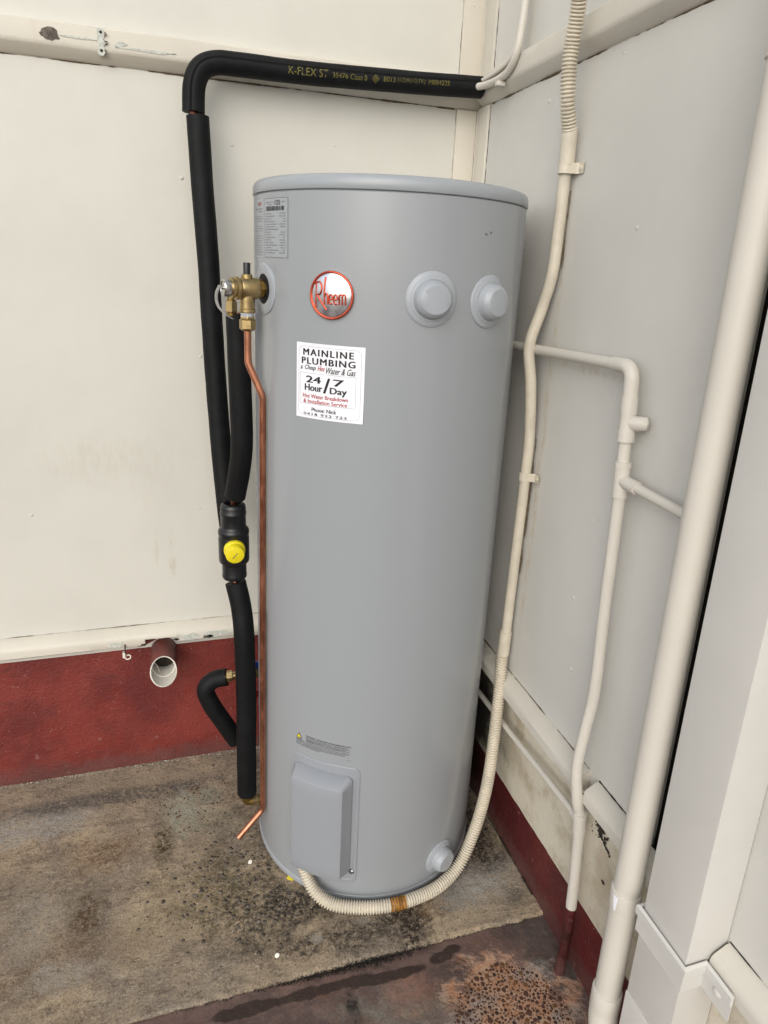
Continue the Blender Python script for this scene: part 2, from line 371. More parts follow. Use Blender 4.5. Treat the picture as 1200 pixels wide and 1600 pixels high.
def tube(path, r, seg=20, inner=None, groove=None, wob=0.0, cap=True):
    path = np.asarray(path, float); n = len(path); T, N, B = frames(path); r = np.broadcast_to(np.asarray(r, float), (n,))
    th = np.linspace(0, 2 * math.pi, seg, endpoint=False); V = []; F = []
    def rings(rr, flip):
        k0 = len(V)
        for i in range(n):
            for j, t in enumerate(th):
                q = rr[i]
                if groove is not None and not flip:
                    dj = (t - groove + math.pi) % (2 * math.pi) - math.pi
                    if abs(dj) < math.pi / seg: q *= .86
                if wob: q *= 1 + wob * mnoise.noise(Vector(path[i]) * 22 + Vector((math.cos(t), math.sin(t), 0)) * 1.3)
                V.append(path[i] + q * (math.cos(t) * N[i] + math.sin(t) * B[i]))
        for i in range(n - 1):
            for j in range(seg):
                a = k0 + i * seg + j; b_ = k0 + i * seg + (j + 1) % seg; c = b_ + seg; d = a + seg
                F.append((a, d, c, b_) if flip else (a, b_, c, d))
        return k0
    k0 = rings(r, False)
    if inner:
        k1 = rings(np.full(n, inner), True)
        for j in range(seg):
            a, b_ = j, (j + 1) % seg
            F.append((k0 + a, k1 + a, k1 + b_, k0 + b_)); e = (n - 1) * seg
            F.append((k0 + e + a, k0 + e + b_, k1 + e + b_, k1 + e + a))
    elif cap:
        F.append(tuple(range(k0 + seg - 1, k0 - 1, -1))); e = k0 + (n - 1) * seg; F.append(tuple(range(e, e + seg)))
    return V, F
def lathe(profile, base, axis, seg=32, hexm=None, ref=None):
    """profile [(r,h)], along axis from base"""
    ax = Vector(axis).normalized(); rf = Vector(ref) if ref else (Vector((0, 0, 1)) if abs(ax.z) < .9 else Vector((0, -1, 0)))
    u = (rf - ax * rf.dot(ax)).normalized(); v = ax.cross(u); base = Vector(base); V = []; F = []
    for r, h in profile:
        for j in range(seg):
            t = 2 * math.pi * j / seg; V.append(base + ax * h + (u * math.cos(t) + v * math.sin(t)) * r)
    for i in range(len(profile) - 1):
        for j in range(seg):
            a = i * seg + j; b_ = i * seg + (j + 1) % seg; F.append((a, b_, b_ + seg, a + seg))
    if profile[0][0] > 1e-6: F.append(tuple(range(seg - 1, -1, -1)))
    if profile[-1][0] > 1e-6: e = (len(profile) - 1) * seg; F.append(tuple(range(e, e + seg)))
    return V, F
def prism_run(profile, axis, a, b_, step=.02, wob=.0006, seed=0):
    """profile [(depth, z)] closed polygon run along x (depth on -y) or y (depth on -x); uneven like brushed timber"""
    n = max(2, int(abs(b_ - a) / step)); V = []; F = []; m = len(profile)
    for i in range(n + 1):
        s = a + (b_ - a) * i / n
        for k, (d, z) in enumerate(profile):
            j = wob * mnoise.noise(Vector((s * 14 + seed, k * 3.1, 0))); j2 = wob * mnoise.noise(Vector((s * 9 + seed, k * 5.3, 9)))
            dd = d + (j if d > .002 else 0)
            V.append((s, -dd, z + j2) if axis == 'x' else (-dd, s, z + j2))
    for i in range(n):
        for k in range(m):
            p = i * m + k; q = i * m + (k + 1) % m; F.append((p, q, q + m, p + m))
    F.append(tuple(range(m - 1, -1, -1))); F.append(tuple(range(n * m, n * m + m)))
    return V, F
def fix_normals(ob):
    import bmesh
    bm = bmesh.new(); bm.from_mesh(ob.data); bmesh.ops.recalc_face_normals(bm, faces=bm.faces[:]); bm.to_mesh(ob.data); bm.free(); return ob
def strokes2d(lines, wdt):
    """flat quads along 2D polylines -> verts2d, faces"""
    V = []; F = []
    for pl in lines:
        for (x0, y0), (x1, y1) in zip(pl[:-1], pl[1:]):
            dx, dy = x1 - x0, y1 - y0; L = math.hypot(dx, dy) or 1; nx, ny = -dy / L * wdt / 2, dx / L * wdt / 2; k = len(V)
            V += [(x0 + nx, y0 + ny), (x0 - nx, y0 - ny), (x1 - nx, y1 - ny), (x1 + nx, y1 + ny)]; F.append((k, k + 1, k + 2, k + 3))
    return V, F
_tc = {}
def text2d(s, bold=0.0, shear=0.0, space=1.0):
    key = (s, bold, shear, space)
    if key in _tc: return _tc[key]
    cu = bpy.data.curves.new('lettering', 'FONT'); cu.body = s; cu.size = 1; cu.offset = bold; cu.shear = shear; cu.resolution_u = 3; cu.space_character = space
    ob = bpy.data.objects.new('lettering', cu); me = bpy.data.meshes.new_from_object(ob)
    v = np.array([tuple(p.co) for p in me.vertices])[:, :2]; f = [tuple(p.vertices) for p in me.polygons]
    bpy.data.objects.remove(ob); bpy.data.meshes.remove(me); bpy.data.curves.remove(cu)
    _tc[key] = (v, f); return v, f
def text_fit(s, x0, x1, y0, y1, **kw):
    v, f = text2d(s, **kw); lo, hi = v.min(0), v.max(0)
    w_ = v - lo; w_ = w_ / np.maximum(hi - lo, 1e-6); return [(x0 + p[0] * (x1 - x0), y0 + p[1] * (y1 - y0)) for p in w_], f

# ------------------------------------------------------------------ ground
gr = link('ground', [(-60, -60, -.03), (60, -60, -.03), (60, 60, -.03), (-60, 60, -.03)], [(0, 1, 2, 3)], 'ground_far'); tag(gr, None, None, kind='structure')
JY = -.643
def sheet_grid(xs, ys, zf):
    V = [(x, y, zf(x, y)) for y in ys for x in xs]; n = len(xs)
    F = [(j * n + i, j * n + i + 1, (j + 1) * n + i + 1, (j + 1) * n + i) for j in range(len(ys) - 1) for i in range(n - 1)]
    return V, F
xs = np.r_[np.linspace(-4, -1.3, 20, endpoint=False), np.linspace(-1.3, .02, 330)]
def edge(x): return JY + .003 * mnoise.noise(Vector((x * 9, 0, 0))) + .0025 * mnoise.noise(Vector((x * 45, 3, 0))) + .0012 * mnoise.noise(Vector((x * 160, 7, 0)))
def und(x, y): return .0012 * mnoise.noise(Vector((x * 6, y * 6, 0))) + .0009 * mnoise.noise(Vector((x * 30, y * 30, 1)))
ts = np.linspace(0, 1, 150); V = []; n = len(xs)
for t in ts:
    for x in xs:
        y0 = edge(x); y = y0 + (0.03 - y0) * t ** 1.05; V.append((x, y, und(x, y) - (.0035 if t == 0 else .0012 if t < .008 else 0)))
F = [(j * n + i, j * n + i + 1, (j + 1) * n + i + 1, (j + 1) * n + i) for j in range(len(ts) - 1) for i in range(n - 1)]
k = len(V); V += [(x, edge(x) + .001, -.03) for x in xs]; F += [(k + i, k + i + 1, i + 1, i) for i in range(n - 1)]
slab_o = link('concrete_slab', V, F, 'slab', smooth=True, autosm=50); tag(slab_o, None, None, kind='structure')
ys = np.r_[np.linspace(-5, -1.1, 16, endpoint=False), np.linspace(-1.1, -.60, 140)]
def inpatch(x, y): return max(0, 1 - ((x + .15) / .13) ** 2 - ((y + .835) / .15) ** 2)
V, F = sheet_grid(xs, ys, lambda x, y: -.007 + und(x, y) - .003 * min(1, inpatch(x, y) * 3) + .0008 * mnoise.noise(Vector((x * 90, y * 90, 4))))
path_o = link('path', V, F, 'path', smooth=True); tag(path_o, None, None, kind='structure')

def rock(seed, sub=1):
    import bmesh
    bm = bmesh.new(); bmesh.ops.create_icosphere(bm, subdivisions=sub, radius=1)
    for p in bm.verts: p.co *= 1 + .55 * mnoise.noise(p.co * 1.7 + Vector((seed * 7.7, 0, 0)))
    bm.verts.index_update(); v = np.array([tuple(p.co) for p in bm.verts]); f = [tuple(q.index for q in p.verts) for p in bm.faces]; bm.free(); return v, f
ROCKS = [rock(i, 1) for i in range(7)]
def scatter(name, items, mats, parent, label=None):
    """one joined mesh of many small pieces; items (x,y,z,r,flat,mat index)"""
    V = []; F = []; MI = []
    for (x, y, z, r_, fl, mi) in items:
        v, f = ROCKS[random.randrange(7)]; a = random.uniform(0, 6.28); q = v * (r_, r_ * random.uniform(.7, 1), r_ * fl)
        c, s = math.cos(a), math.sin(a); k = len(V)
        V += [(x + p[0] * c - p[1] * s, y + p[0] * s + p[1] * c, z + p[2]) for p in q]; F += [tuple(i + k for i in t) for t in f]; MI += [mi] * len(f)
    ob = link(name, V, F, mats[0], parent, smooth=True)
    for m in mats[1:]: ob.data.materials.append(MAT[m])
    ob.data.polygons.foreach_set('material_index', MI); tag(ob, label, None, kind='stuff'); return ob
# aggregate showing through the slab left of the heater
it = []
for _ in range(330):
    x = random.gauss(-.60, .08); y = random.gauss(-.43, .075)
    if y < -.61 or math.hypot(x + .289, y + .288) < .255: continue
    it.append((x, y, und(x, y) - .0001, random.uniform(.0020, .0062), .07, random.choice((0, 0, 1))))
for _ in range(260):
    x = random.gauss(-.66, .07); y = random.gauss(-.16, .07)
    if y > -.01 or math.hypot(x + .289, y + .288) < .255: continue
    it.append((x, y, und(x, y) - .0001, random.uniform(.0015, .0038), .08, random.choice((0, 1, 2))))
for _ in range(120):
    x = random.uniform(-.75, -.5); y = random.uniform(-.60, -.35); it.append((x, y, und(x, y) - .0005, random.uniform(.002, .004), .10, 0))
scatter('aggregate', it, ['stone_dark', 'stone_grey', 'stone_ochre'], slab_o)
# worn patch of the path: the bigger stones one by one, the rest joined
big = []; small = []; placed = []
PX = np.zeros((0, 3))
for _ in range(20000):
    x = random.uniform(-.36, -.022); y = random.uniform(-1.02, -.675)
    e = 1 - ((x + .155) / .135) ** 2 - ((y + .850) / .165) ** 2 + 1.1 * mnoise.noise(Vector((x * 18, y * 18, 2))) + .3 * mnoise.noise(Vector((x * 60, y * 60, 2)))
    if e < .10 and not (x < -.22 and y < -.75 and random.random() < .22): continue
    r_ = random.choice((random.uniform(.0035, .0068), random.uniform(.0018, .0045), random.uniform(.0012, .003)))
    if len(PX) and ((PX[:, 0] - x) ** 2 + (PX[:, 1] - y) ** 2 < ((r_ + PX[:, 2]) * .86) ** 2).any(): continue
    PX = np.vstack([PX, (x, y, r_)])
    z = -.0098 + und(x, y)
    (big if r_ > .0042 and len(big) < 290 else small).append((x, y, z, r_, .13, random.choice((0, 0, 0, 1, 2))))
    if len(PX) > 2200: break
scatter('small_aggregate', small, ['stone_brown', 'stone_black', 'stone_ochre'], path_o)
RM = []
for i, (v, f) in enumerate(ROCKS):
    for m in ('stone_brown', 'stone_black', 'stone_ochre'):
        me = bpy.data.meshes.new('stone'); me.from_pydata([tuple(p) for p in v], [], f); me.materials.append(MAT[m])
        me.polygons.foreach_set('use_smooth', [True] * len(f)); RM.append(me)
for (x, y, z, r_, fl, mi) in big:
    o = bpy.data.objects.new('stone', RM[random.randrange(7) * 3 + mi]); C.objects.link(o); o.parent = path_o
    o.location = (x, y, z); o.scale = (r_, r_ * random.uniform(.75, 1), r_ * fl); o.rotation_euler = (0, 0, random.uniform(0, 6.28))
# moss and grit in the joint
it = []
for _ in range(3600):
    x = random.triangular(-.60, -.22, -.36); wv = .0075 * math.exp(-((x + .36) / .14) ** 2) + .0012
    it.append((x, edge(x) + random.gauss(-.001, wv * .8), -.0045 + random.uniform(-.002, .0030), random.uniform(.0004, .0012), .5, 0))
for _ in range(240):
    x = random.uniform(-.22, -.01); it.append((x, edge(x) + random.gauss(-.001, .0010), -.006 + random.uniform(-.001, .002), random.uniform(.0005, .0012), .8, random.choice((0, 1))))
for _ in range(500):
    x = random.uniform(-1.3, -.58); it.append((x, edge(x) + random.gauss(-.001, .0012), -.006 + random.uniform(-.001, .002), random.uniform(.0005, .0014), .8, random.choice((0, 1))))
moss = scatter('moss', it, ['moss_dark', 'stone_dark'], None); tag(moss, 'dark moss growing along the joint between slab and path', 'moss', kind='stuff')
# paint flakes and grit fallen along the foot of the wall
it = []
for _ in range(360):
    x = random.uniform(-1.25, -.40); it.append((x, -.003 - abs(random.gauss(0, .004)), .0006 + random.uniform(0, .004), random.uniform(.0006, .0018), .5, random.choice((0, 0, 1))))
for _ in range(70):
    x = random.uniform(-.8, -.3); y = random.uniform(-.62, -.30)
    if math.hypot(x + .289, y + .288) > .25: it.append((x, y, .001, random.uniform(.0005, .0012), .6, 0))
for _ in range(260):
    x = random.gauss(-.045, .025); y = random.uniform(-.50, -.30)
    if x < -.004 and math.hypot(x + .289, y + .288) > .245: it.append((x, y, .001, random.uniform(.0006, .0016), .5, random.choice((1, 2, 2, 2))))
fl = scatter('paint_flakes', it, ['paint_chip', 'stone_grey', 'cobweb_dirt'], None); tag(fl, 'pale paint flakes and grit lying on the slab by the wall foot', 'debris', kind='stuff')

# ------------------------------------------------------------------ walls
BAT = [(0, 1.6580), (.0195, 1.6562), (.0222, 1.6535), (.0234, 1.640), (.0236, 1.624), (.0228, 1.6185), (.0205, 1.6150), (.0060, 1.6025), (.002, 1.6000), (0, 1.5992)]
def rail_profile(zb, zt, d=.03):
    return [(0, zt), (.007, zt - .001), (d - .005, zt - .0125), (d - .001, zt - .0175), (d, zt - .024), (d, zb + .004), (d - .003, zb), (0, zb - .001)]
wb = thing('house_wall', (0, 0, 0), 'cream painted sheet wall with red plinth, behind the black insulated pipes', 'wall')
def wsheet(x0, x1, z0, z1, axis, mat, par):
    a = np.linspace(x0, x1, 40); z = np.linspace(z0, z1, 40); V = []
    for zz in z:
        for s in a:
            d = .0016 * mnoise.noise(Vector((s * 2.2, zz * 1.7, 0 if axis == 'x' else 5)))
            V.append((s, d, zz) if axis == 'x' else (d, s, zz))
    F = [(j * 40 + i, j * 40 + i + 1, (j + 1) * 40 + i + 1, (j + 1) * 40 + i) for j in range(39) for i in range(39)]
    k = len(V)
    for (s, zz) in ((x0, z0), (x1, z0), (x1, z1), (x0, z1)): V.append((s, .02, zz) if axis == 'x' else (.02, s, zz))
    c = [0, 39, 1599, 1560]; F += [(k, k + 3, k + 2, k + 1)]
    F += [tuple(reversed(list(range(0, 40)))) + (k, k + 1), tuple(range(1560, 1600)) + (k + 2, k + 3)]
    F += [tuple(range(0, 1600, 40)) + (k + 3, k), tuple(reversed(list(range(39, 1600, 40)))) + (k + 1, k + 2)]
    o = link('sheet', V, F, mat, par, smooth=True, autosm=40); return fix_normals(o)
wsheet(-3.2, -.002, .34, 1.62, 'x', 'paint_back', wb); wsheet(-3.2, -.002, 1.621, 2.7, 'x', 'paint_back', wb)
fix_normals(link('batten', *prism_run(BAT, 'x', -3.2, -.0005), 'paint_trim', wb, smooth=True, autosm=35))
RB = rail_profile(.362, .4035); RBN = [(0, .4035), (.007, .4025), (.025, .3910), (.029, .3860), (.03, .3815), (.03, .3785), (.02, .377), (0, .376)]
st_ = sorted(list(np.arange(-3.2, -.78, .02)) + list(np.arange(-.76, -.70, .01)) + list(np.arange(-.68, -.0005, .02)) + [-.7720, -.7715, -.6975, -.6970, -.0005]); V = []; F = []; m = len(RB)
for x in st_:
    for k, (d, z) in enumerate(RBN if -.7716 < x < -.6974 else RB):
        V.append((x, -d - (.0009 * mnoise.noise(Vector((x * 14, k * 3.1, 0))) if d > .002 else 0), z + .0009 * mnoise.noise(Vector((x * 9, k * 5.3, 9)))))
for i in range(len(st_) - 1):
    for k in range(m): F.append((i * m + k, i * m + (k + 1) % m, (i + 1) * m + (k + 1) % m, (i + 1) * m + k))
F += [tuple(range(m)), tuple(range((len(st_) - 1) * m, len(st_) * m))]
fix_normals(link('base_rail', V, F, 'paint_trim', wb, True, 35))
def plank(nm, v, mat, par, bev=.001):
    return link(nm, *boxm(*v, bev), mat, par, smooth=True, autosm=40)
for z0, z1 in ((.41, 1.598), (1.659, 2.7)):
    plank('cover_strip', (-.055, -.008, -.0065, .002, z0, z1), 'paint_trim', wb)
    plank('corner_bead', (-.0078, .004, -.0085, .002, z0, z1), 'paint_trim', wb)
Vp, Fp = sheet_grid(np.linspace(-3.2, 0, 200), np.linspace(-.02, .37, 40), lambda x, y: 0)
Vp = [(x, .0015 + .0022 * mnoise.noise(Vector((x * 7, z * 9, 3))), z) for (x, z, _) in Vp]
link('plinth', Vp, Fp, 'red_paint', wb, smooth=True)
ws = thing('house_wall', (0, 0, 0), 'pale sheet side wall carrying the painted pipes and conduit', 'wall')
for y0, y1 in ((-2.3, -.908), (-.872, -.002)):
    wsheet(y0, y1, .40, 1.62, 'y', 'paint_side', ws); wsheet(y0, y1, 1.621, 2.7, 'y', 'paint_side', ws)
link('shade_slot', [(.004, -.91, .40), (.004, -.87, .40), (.004, -.87, 2.7), (.004, -.91, 2.7), (.10, -.91, .40), (.10, -.87, .40), (.10, -.87, 2.7), (.10, -.91, 2.7)], [(4, 5, 6, 7), (0, 4, 7, 3), (1, 2, 6, 5), (0, 1, 5, 4)], 'crease_dark', ws)  # invented slot, not a wall joint; its dark lining stands in for shade
BATR = [(d, z + .004) for d, z in BAT]
fix_normals(link('batten', *prism_run(BATR, 'y', -2.3, -.023, seed=30), 'paint_trim_side', ws, smooth=True, autosm=35))
RS = rail_profile(.382, .422)
for a, b_, sd in ((-.722, -.031, 0), (-.9560, -.7485, 4), (-2.3, -1.0505, 9)):
    fix_normals(link('base_rail', *prism_run(RS, 'y', a, b_, seed=sd + 40, wob=.0012), 'paint_trim_side', ws, smooth=True, autosm=35))
for z0, z1 in ((.425, 1.602), (1.664, 2.7)):
    plank('cover_strip', (-.0065, .002, -.062, -.0088, z0, z1), 'paint_trim_side', ws)
Vp, Fp = sheet_grid(np.linspace(-2.3, 0, 160), np.linspace(.147, .405, 30), lambda x, y: 0)
Vr = [(.001 + .002 * mnoise.noise(Vector((y * 7, z * 9, 5))) , y, z + (.0025 * mnoise.noise(Vector((y * 30, 0, 0))) + .0015 * mnoise.noise(Vector((y * 110, 0, 0))) if z < .148 else 0)) for (y, z, _) in Vp]
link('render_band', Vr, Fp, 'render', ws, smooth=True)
Vp, Fp = sheet_grid(np.linspace(-2.3, 0, 160), np.linspace(-.03, .155, 30), lambda x, y: 0)
Vr = [(.0035 + .002 * mnoise.noise(Vector((y * 7, z * 9, 5))), y, z) for (y, z, _) in Vp]
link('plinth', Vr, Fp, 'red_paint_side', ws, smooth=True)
nh = bpy.data.meshes.new('nail_head'); nv, nf = lathe([(.0042, 0), (.0042, .0008), (.003, .0018), (.0012, .0023), (0, .0024)], (0, 0, 0), (0, 0, 1), 12)
nh.from_pydata([tuple(p) for p in nv], [], nf); nh.polygons.foreach_set('use_smooth', [True] * len(nf)); nh.materials.append(MAT['paint_side'])
for par, pts, rot in ((wb, [(-.645, 0, 1.412), (-.634, 0, .693), (-.543, 0, 1.482), (-.033, -.0065, 1.798), (-.99, 0, 1.41), (-.99, 0, .70), (-.33, 0, 1.50), (-.62, 0, 1.05)], (rad(90), 0, 0)),
                      (ws, [(0, -.535, 1.587), (0, -.629, 1.332), (0, -.639, 1.562), (0, -.621, .858), (0, -.622, .566), (0, -.318, 1.561), (0, -.86, .62), (0, -.60, .70), (-.0065, -.035, 1.45)], (0, rad(-90), 0))):
    for p in pts:
        o = bpy.data.objects.new('nail_head', nh); C.objects.link(o); o.parent = par; o.location = p; o.rotation_euler = rot; s_ = random.uniform(.6, 1.0); o.scale = (s_, s_, s_ * .8)
def patch(name, cx_, cz, w_, h_, y, mat, par, seed, n=26, axis='x'):
    V = []
    for i in range(n):
        t = 2 * math.pi * i / n; q = 1 + .45 * mnoise.noise(Vector((math.cos(t) * 1.6 + seed, math.sin(t) * 1.6, seed))) + .2 * mnoise.noise(Vector((math.cos(t) * 6, math.sin(t) * 6 + seed, 0)))
        V.append((cx_ + w_ * q * math.cos(t), y, cz + h_ * q * math.sin(t)))
    V2 = [(x, y + .002, z) for x, y, z in V]
    F = [tuple(range(n - 1, -1, -1))] + [(i, (i + 1) % n, n + (i + 1) % n, n + i) for i in range(n)]
    return fix_normals(link(name, V + V2, F, mat, par))
patch('bare_patch', -.866, 1.634, .016, .0095, -.0246, 'peel_dark', wb, 1.0)
patch('peeled_streak', -.82, 1.634, .034, .0018, -.0246, 'peel_pale', wb, 2.0, 40)
patch('peeled_streak', -.70, 1.627, .055, .0022, -.0246, 'peel_pale', wb, 3.4, 40)
patch('peeled_streak', -.745, 1.632, .010, .004, -.0247, 'peel_pale', wb, 5.5)
for (x, z, a, h_, m, sd) in ((-.665, .374, .022, .0075, 'peel_pale', 7.1), (-.625, .370, .012, .004, 'peel_dark', 8.2), (-.60, .375, .03, .008, 'peel_pale', 9.3), (-.835, .373, .016, .007, 'peel_pale', 11)):
    patch('peeled_patch', x, z, a, h_, -.0312, m, wb, sd)
patch('mud_nest', -.775, .366, .006, .0025, -.0318, 'cobweb_dirt', wb, 3.3); patch('mud_nest', -.70, .371, .006, .002, -.032, 'cobweb_dirt', wb, 4.8)
def crease(pts, par, mat, r_=.0010, name='crease_line', gap=.0):  # brown dirt along the rail tops; other runs are dark accent lines on edges
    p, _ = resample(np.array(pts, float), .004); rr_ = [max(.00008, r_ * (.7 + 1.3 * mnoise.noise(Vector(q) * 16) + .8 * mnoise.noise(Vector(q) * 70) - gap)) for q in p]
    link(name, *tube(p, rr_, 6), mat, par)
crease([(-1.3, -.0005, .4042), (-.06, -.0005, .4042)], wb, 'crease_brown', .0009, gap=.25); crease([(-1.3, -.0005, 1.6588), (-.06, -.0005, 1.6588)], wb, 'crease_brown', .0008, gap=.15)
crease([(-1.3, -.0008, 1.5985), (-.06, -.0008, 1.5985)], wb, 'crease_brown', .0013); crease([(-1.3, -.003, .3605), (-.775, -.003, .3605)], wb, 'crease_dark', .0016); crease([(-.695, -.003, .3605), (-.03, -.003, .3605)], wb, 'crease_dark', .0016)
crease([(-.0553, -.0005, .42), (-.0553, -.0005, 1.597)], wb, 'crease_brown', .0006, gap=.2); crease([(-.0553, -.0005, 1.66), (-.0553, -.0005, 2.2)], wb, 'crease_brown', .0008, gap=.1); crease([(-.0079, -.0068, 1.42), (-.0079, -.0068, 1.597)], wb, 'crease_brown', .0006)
# hole in the render below the side rail
def patch_y(name, cy_, cz, w_, h_, x, mat, par, seed, n=26):
    V = []
    for i in range(n):
        t = 2 * math.pi * i / n; q = 1 + .5 * mnoise.noise(Vector((math.cos(t) * 1.6 + seed, math.sin(t) * 1.6, seed))) + .25 * mnoise.noise(Vector((math.cos(t) * 6, math.sin(t) * 6 + seed, 0)))
        V.append((x, cy_ + w_ * q * math.cos(t), cz + h_ * q * math.sin(t)))
    V2 = [(x + .003, y, z) for x, y, z in V]
    F = [tuple(range(n))] + [(i, (i + 1) % n, n + (i + 1) % n, n + i) for i in range(n)]
    return fix_normals(link(name, V + V2, F, mat, par))
V = []; F = []
for _ in range(150):
    a = random.uniform(0, 6.28); q = abs(random.gauss(0, 1)); y = -.775 + .011 * q * math.cos(a); z = .338 + .011 * q * math.sin(a)
    if random.random() < .25: y = -.775 - random.uniform(.0, .03); z = .330 - (-.775 - y) * .5 + random.gauss(0, .001)
    v, f = ROCKS[random.randrange(7)]; r_ = random.uniform(.0008, .0026); k = len(V); V += [(-.001 + p[0] * r_ * .5, y + p[1] * r_, z + p[2] * r_) for p in v]; F += [tuple(i + k for i in t) for t in f]
tag(link('cobweb_grit', V, F, 'cobweb_dirt', ws, True), None, None, kind='stuff')
patch_y('dirt_spot', -.80, .252, .004, .0025, -.0012, 'cobweb_dirt', ws, 5.2)

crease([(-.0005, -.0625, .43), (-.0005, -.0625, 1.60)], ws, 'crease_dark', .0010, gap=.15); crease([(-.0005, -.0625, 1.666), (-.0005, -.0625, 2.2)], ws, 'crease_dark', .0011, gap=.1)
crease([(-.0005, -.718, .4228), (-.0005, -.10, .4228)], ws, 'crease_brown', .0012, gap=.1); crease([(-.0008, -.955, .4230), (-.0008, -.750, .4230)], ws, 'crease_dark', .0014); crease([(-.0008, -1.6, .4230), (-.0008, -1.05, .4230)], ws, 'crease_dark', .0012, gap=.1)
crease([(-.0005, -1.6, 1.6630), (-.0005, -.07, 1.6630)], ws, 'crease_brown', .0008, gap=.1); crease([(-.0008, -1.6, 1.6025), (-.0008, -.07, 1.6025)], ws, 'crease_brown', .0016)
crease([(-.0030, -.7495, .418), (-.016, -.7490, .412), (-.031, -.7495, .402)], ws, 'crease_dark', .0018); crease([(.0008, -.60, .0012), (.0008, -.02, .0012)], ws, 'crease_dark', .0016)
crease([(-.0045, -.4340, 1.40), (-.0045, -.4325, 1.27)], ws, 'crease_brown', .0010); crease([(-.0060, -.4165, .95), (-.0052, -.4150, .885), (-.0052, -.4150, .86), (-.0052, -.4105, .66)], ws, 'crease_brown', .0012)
# ------------------------------------------------------------------ water heater
TX, TY, TR = -.2856, -.2882, .2455
wh = thing('water_heater', (TX, TY, 0), 'tall grey cylindrical storage water heater standing in the wall corner', 'water heater')
def cyl(a, z, r_=TR): return (TX + r_ * math.cos(rad(a)), TY + r_ * math.sin(rad(a)), z)
def oncyl(v2, a0, z0, h=0.0):
    """2D (u along the surface to the right, v up) mapped round the tank at angle a0, height z0"""
    return [cyl(a0 + math.degrees(u / TR), z0 + v, TR + (h if not callable(h) else h(u, v))) for u, v in v2]
def revolve(profile, seg=160):
    V = [(TX + r_ * math.cos(2 * math.pi * j / seg), TY + r_ * math.sin(2 * math.pi * j / seg), z) for r_, z in profile for j in range(seg)]
    F = [(i * seg + j, i * seg + (j + 1) % seg, (i + 1) * seg + (j + 1) % seg, (i + 1) * seg + j) for i in range(len(profile) - 1) for j in range(seg)]
    return V, F
link('tank_body', *revolve([(.20, .004), (TR - .006, .004), (TR - .001, .006)] + [(TR, z) for z in (.016, .0162, .4, .8, 1.2, 1.364)] + [(TR - .002, 1.366), (TR - .004, 1.368)]), 'tank_grey', wh, True, 35)
link('base_lip', *revolve([(TR - .004, .003), (TR + .0012, .003), (TR + .0020, .006), (TR + .0020, .0125), (TR + .0012, .0155), (TR + .0001, .0165)]), 'lid_grey', wh, True, 60)
link('lid', *revolve([(TR - .006, 1.3672), (TR + .0008, 1.3672), (TR + .0016, 1.3682), (TR + .0014, 1.379), (TR - .0004, 1.3848), (TR - .004, 1.3884), (TR - .010, 1.3900), (TR - .02, 1.3895), (TR - .03, 1.386), (.001, 1.3885)]), 'lid_grey', wh, True, 60)
def capm(prof, a0, z0, seg=48):
    V = []; F = []
    for r_, h in prof:
        for j in range(seg):
            t = 2 * math.pi * j / seg; V.append(cyl(a0 + math.degrees(r_ * math.cos(t) / TR), z0 + r_ * math.sin(t), TR + h))
    for i in range(len(prof) - 1):
        for j in range(seg): F.append((i * seg + j, i * seg + (j + 1) % seg, (i + 1) * seg + (j + 1) % seg, (i + 1) * seg + j))
    return V, F
for a0, z0, s_ in ((-90.3, 1.2135, 1.0), (-63.9, 1.2115, 1.0), (-64.5, .0600, .88)):
    o = link('port_cap', *capm([(.0425 * s_, -.002), (.0425 * s_, .0018), (.0415 * s_, .0028), (.035 * s_, .0042), (.0345 * s_, .0052), (.0305 * s_, .0060)], a0, z0), 'cap_grey', wh, True, 40)
    link('boss', *capm([(.0305 * s_, .0055), (.0292 * s_, .0085), (.0282 * s_, .0150), (.0272 * s_, .0172), (.0225 * s_, .0232), (.0215 * s_, .0238), (.012 * s_, .0242), (.0001, .0243)], a0, z0), 'cap_grey', o, True, 28)
